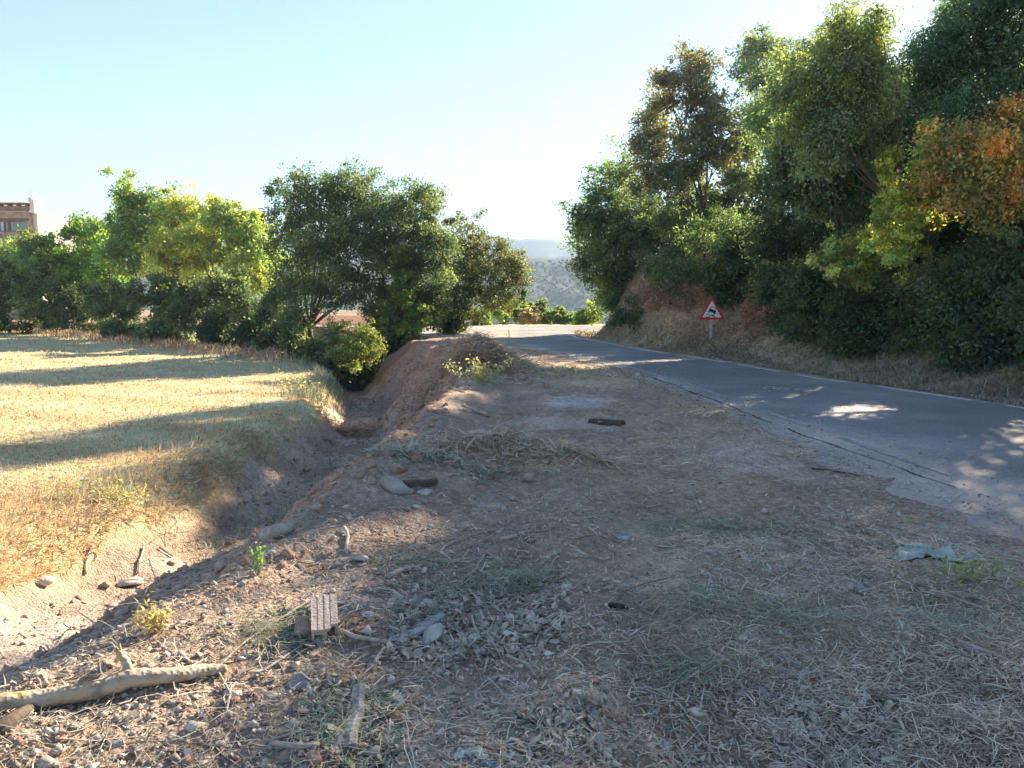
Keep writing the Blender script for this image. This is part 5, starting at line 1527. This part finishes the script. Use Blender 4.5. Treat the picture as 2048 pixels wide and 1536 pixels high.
# verge beyond the road: dry grass up to the shrubs
r_ = np.random.default_rng(95)
n = 42000
px = r_.uniform(1150, 2300, n); t = r_.random(n)
y = np.interp(px, [1150, 1300, 1450, 1750, 2048, 2300], [38, 27, 21, 14.8, 11.7, 9.0]) * (1 + t * .34) + r_.normal(size=n) * .1
x = (px - 1024) / FPX * y
s2 = x - ip(y, XR)
ok = (s2 > .02) & (s2 < 6.5) & (y < 41.5); x, y, s2 = x[ok], y[ok], s2[ok]; n = len(x)
tall = (fbm(x * .8, y * .8, 3) > .08)
c = straw_cols(n, r_, (.26, .215, .17), (.40, .335, .26), (.20, .19, .13), .25)
blades_np('verge_grass', x, y, 0 * x, r_.uniform(.04, .13, n) * (1 + .8 * tall) * (1 + 0 * y), .004 + .0008 * y, r_.uniform(0, 6.28, n), .5 + r_.normal(size=n) * .45, c, bend=.15, rg=r_)
r_ = np.random.default_rng(96)
n = 9000; y = r_.uniform(23, 36, n); x = ip(y, XR) + r_.uniform(1.2, 4.5, n)
blades_np('withered_grass', x, y, 0 * x, r_.uniform(.15, .5, n), np.full(n, .02), r_.normal(size=n) * .7 - 2.2, r_.normal(size=n) * .5 - .2, straw_cols(n, r_, (.32, .21, .14), (.48, .34, .23), (.26, .2, .13), .3), bend=.15, rg=r_)

# small weeds that can be told apart
def weed(label, px, py, n, r, h, cols, seed, L=.05, wd=.022, group='weeds standing on their own'):
    g_ = hitp(px, py); r_ = np.random.default_rng(seed)
    e = tag(empty('weed', tuple(g_)), label, 'weed', group)
    mb = MB(); cc = []
    for i in range(7):
        tp = np.array([r_.normal() * r, r_.normal() * r * .6, h * r_.uniform(.6, 1.1)])
        mb.tube([(0, 0, -.02), tuple(tp * .5 + r_.normal(size=3) * r * .15), tuple(tp)], [.003 + h * .006, .002 + h * .004, .001], 4)
        for t in np.linspace(.25, 1, 6): cc.append(tp * t)
    cc = np.array(cc); m = r_.integers(0, len(cc), n)
    P = cc[m] + r_.normal(size=(n, 3)) * r * .25; P[:, 2] = np.abs(P[:, 2])
    nn = r_.normal(size=(n, 3)); nn /= np.linalg.norm(nn, axis=1)[:, None]
    V, F, C = leaves_np(P, nn, L, wd, .1, r_, cols[0], cols[1])
    mesh_np('leaves', V, F, M['leaf'], e, C); mb.build('stems', M['twig'], e)
    return e
weed('leafy sunlit weed on the front of the big spoil heap', 965, 768, 500, .22, .42, ((.16, .17, .10), (.25, .25, .16)), 1, .07, .028)
weed('small green weed at the rim above the ditch, left of the grey spoil', 517, 1148, 90, .05, .16, ((.07, .13, .05), (.12, .20, .07)), 2, .035, .015)
weed('dry greenish weed in the sunlit field bank, left', 236, 1000, 300, .28, .22, ((.22, .22, .08), (.36, .33, .13)), 3, .05, .02)
weed('thin bush of weeds standing in the stubble near its right corner', 582, 785, 260, .45, .4, ((.24, .24, .12), (.36, .34, .2)), 4, .08, .03)
weed('tuft of dry weeds behind the near end of the log', 318, 1262, 160, .07, .13, ((.22, .19, .11), (.36, .30, .18)), 5, .05, .012)
weed('dark thin weed standing in the straw mound', 1006, 930, 40, .05, .30, ((.12, .12, .07), (.2, .18, .1)), 6, .03, .01)
weed('upright weed stem beside the asphalt on the far bend', 1018, 690, 60, .06, .6, ((.2, .2, .12), (.3, .28, .17)), 7, .05, .02)
weed('low green weed pile beside the crumpled sheet', 1950, 1160, 200, .22, .06, ((.10, .14, .07), (.18, .22, .12)), 8, .05, .015)

# loose twigs and splinters too many to tell apart
def twigs(n, seed, keep, px0=-250, px1=2300, py0=760, py1=1640):
    r_ = np.random.default_rng(seed)
    x, y = screen_pts(n, px0, px1, py0, py1, r_)
    ok = keep(x, y) > r_.random(n); x, y = x[ok], y[ok]; n = len(x)
    L = r_.uniform(.06, .34, n) * (1 + .03 * y); az = r_.uniform(0, 6.28, n); rad = r_.uniform(.0012, .0042, n) * (1 + .04 * y)
    V = []
    bendv = r_.normal(size=n) * .12
    for j, t in enumerate((0, .35, .7, 1.0)):
        cx_ = x + np.cos(az) * L * t - np.sin(az) * L * bendv * math.sin(t * 3.1); cy_ = y + np.sin(az) * L * t + np.cos(az) * L * bendv * math.sin(t * 3.1)
        cz_ = H(cx_, cy_) + rad + .004 + r_.random(n) * .008
        for k_ in range(3):
            an = 2.094 * k_ + .5
            V.append(np.stack([cx_ - np.sin(az) * rad * (1.1 - .7 * t) * math.cos(an), cy_ + np.cos(az) * rad * (1.1 - .7 * t) * math.cos(an), cz_ + rad * (1.1 - .7 * t) * math.sin(an)], 1))
    V = np.stack(V, 1)
    fc = [(j * 3 + k_, j * 3 + (k_ + 1) % 3, (j + 1) * 3 + (k_ + 1) % 3, (j + 1) * 3 + k_) for j in range(3) for k_ in range(3)]
    F = (np.arange(n) * 12)[:, None, None] + np.array(fc)[None]
    t = r_.random((n, 1)); c = np.array([.22, .18, .15]) * (1 - t) + np.array([.56, .50, .43]) * t
    return tag(mesh_np('twig_litter', V.reshape(-1, 3), F.reshape(-1, 4), M['straw'], cols=np.repeat(c, 12, 0)), kind='stuff')
twigs(1500, 111, lambda x, y: kp(x, y) * (.35 + .65 * sstep(-.1, .2, fbm(x * 1.7 + 3, y * 1.7, 2))))
twigs(260, 112, lambda x, y: kp(x, y) * 1.0, 760, 1120, 1060, 1240)
twigs(160, 113, lambda x, y: kp(x, y) * 1.0, 1230, 1500, 1150, 1450)
# sticks and roots in the cut wall and on the floor of the ditch
r_ = np.random.default_rng(114)
n = 420; y = 5 + 24 * r_.random(n) ** 1.4; x = ip(y, XC) + r_.uniform(-1.6, 1.9, n)
blades_np('root_litter', x, y, 0 * x + .01, r_.uniform(.1, .5, n), .006 + .0006 * y, r_.uniform(0, 6.28, n), r_.normal(size=n) * .2, straw_cols(n, r_, (.30, .22, .17), (.55, .46, .38)), bend=.2, rg=r_)

# the long crack where the old asphalt edge has broken away
mb = MB(); cv, cf = [], []
yy_ = np.arange(5.2, 24, .05)
cn = .10 * fbm(yy_ * 1.3, np.full(len(yy_), 7.7), 5); cw = .010 + .06 * np.clip(fbm(yy_ * 2.1, np.full(len(yy_), 2.2), 4), 0, 1) + .012 * (yy_ > 9)
for i_, y_ in enumerate(yy_):
    x_ = float(ip(y_, CRK)) + cn[i_] + random.uniform(-.008, .008)
    cv += [(x_ - cw[i_] * random.uniform(.3, .8), y_, .0045), (x_ + cw[i_] * random.uniform(.3, .8), y_, .0045)]
    if i_ and float(vnoise(np.array([y_ * .8]), np.array([5.5]))[0]) > -.2: cf.append((2 * i_ - 2, 2 * i_ - 1, 2 * i_ + 1, 2 * i_))
M['crack'] = noise_mat('crack_dark_dirt', (.035, .03, .028), (.10, .085, .075), 40, .95, .5, 80)  # dark colour for the flat crack ribbon
tag(MB().add(cv, cf).build('road_crack', M['crack']), kind='structure')
# a scribble of white paint on the asphalt
def scribble(pts, w=.035):
    P = [G(px, py, 0.0) for px, py in pts]
    mb = MB()
    for a, b in zip(P[:-1], P[1:]):
        a = Vector((a[0], a[1])); b = Vector((b[0], b[1])); t = (b - a).normalized(); n_ = Vector((-t.y, t.x)) * w
        mb.add([(*(a - n_ - t * w * .4), .006), (*(b - n_), .006), (*(b + n_), .006), (*(a + n_ - t * w * .4), .006)], [(0, 1, 2, 3)])
    return mb
sc_ = scribble([(1528, 776), (1540, 773), (1552, 775), (1546, 779), (1532, 779), (1528, 776)])
for q in ([(1556, 780), (1560, 776), (1568, 776), (1570, 780)], [(1574, 780), (1576, 776), (1584, 777)], [(1588, 779), (1592, 781), (1598, 778), (1590, 777)]):
    m2 = scribble(q); sc_.add(m2.v, m2.f)
for i_, v_ in enumerate(sc_.v): sc_.v[i_] = (v_[0], v_[1], .006 + .0001 * (i_ // 4))
tag(sc_.build('road_marking', M['paint_worn']), kind='structure')

# lumps of red clay broken from the cut wall and heaps
def clods(n, seed, xf, yf, s0):
    r_ = np.random.default_rng(seed)
    y = yf(r_, n); x = xf(r_, n, y)
    v, f = ICO[1]
    s = s0 * r_.lognormal(0, .6, n) * (1 + .03 * y)
    s = np.minimum(s, s0 * 2.4)
    V = v[None] * r_.uniform(.6, 1.2, (n, len(v), 1)) * s[:, None, None] * np.stack([r_.uniform(.7, 1.3, n), r_.uniform(.7, 1.3, n), r_.uniform(.5, .9, n)], 1)[:, None]
    V += np.stack([x, y, H(x, y) + s * .1], 1)[:, None]
    t = r_.random((n, 1)); c = np.array([.30, .20, .15]) * (1 - t) + np.array([.44, .33, .26]) * t
    return tag(mesh_np('soil_clods', V.reshape(-1, 3), ((np.arange(n) * len(v))[:, None, None] + f[None]).reshape(-1, 3), M['gravel'], cols=np.repeat(c, len(v), 0)), kind='stuff')
clods(1500, 121, lambda r, n, y: ip(y, XK) + r.uniform(-1.3, .35, n), lambda r, n: 4.5 + 22 * r.random(n) ** 1.3, .022)
clods(260, 122, lambda r, n, y: -.75 + r.normal(size=n) * .8, lambda r, n: 15.6 + r.normal(size=n) * .9, .038)
clods(140, 123, lambda r, n, y: -.6 + r.normal(size=n) * .45, lambda r, n: 7.3 + r.normal(size=n) * .25, .028)

r_ = np.random.default_rng(131)
n = 2600; y = 4.6 + 16 * r_.random(n) ** 1.3; x = ip(y, CRK) + r_.normal(size=n) * .22 - .15
blades_np('straw_litter', x, y, 0 * x + .009, r_.uniform(.02, .10, n), .002 + .0007 * y, r_.uniform(0, 6.28, n), r_.normal(size=n) * .08, straw_cols(n, r_, (.3, .25, .2), (.6, .52, .42)), bend=.1, rg=r_)

# crumbs of asphalt and leaves blown over the carriageway
r_ = np.random.default_rng(141)
def road_crumbs(n, sd):
    r_ = np.random.default_rng(sd)
    y = 5 + 18 * r_.random(n) ** 1.2; x = ip(y, CRK) + np.abs(r_.normal(size=n)) * r_.choice([.25, 1.2], n) - .5
    s = .0045 * r_.lognormal(0, .5, n) * (1 + .05 * y)
    o_ = np.array([(1, 0, 0), (0, 1, 0), (-1, 0, 0), (0, -1, 0), (0, 0, .7), (0, 0, -.7)], float)
    V = (o_[None] * r_.uniform(.6, 1.25, (n, 6, 1)) + r_.normal(size=(n, 6, 3)) * .18) * s[:, None, None]
    V += np.stack([x, y, .003 + s * .4], 1)[:, None]
    fc = np.array([(0, 1, 4), (1, 2, 4), (2, 3, 4), (3, 0, 4), (1, 0, 5), (2, 1, 5), (3, 2, 5), (0, 3, 5)])
    t = r_.random((n, 1)); c = np.array([.20, .18, .165]) * (1 - t) + np.array([.50, .45, .38]) * t
    return tag(mesh_np('gravel', V.reshape(-1, 3), ((np.arange(n) * 6)[:, None, None] + fc[None]).reshape(-1, 3), M['gravel'], cols=np.repeat(c, 6, 0)), kind='stuff')
road_crumbs(3500, 142)
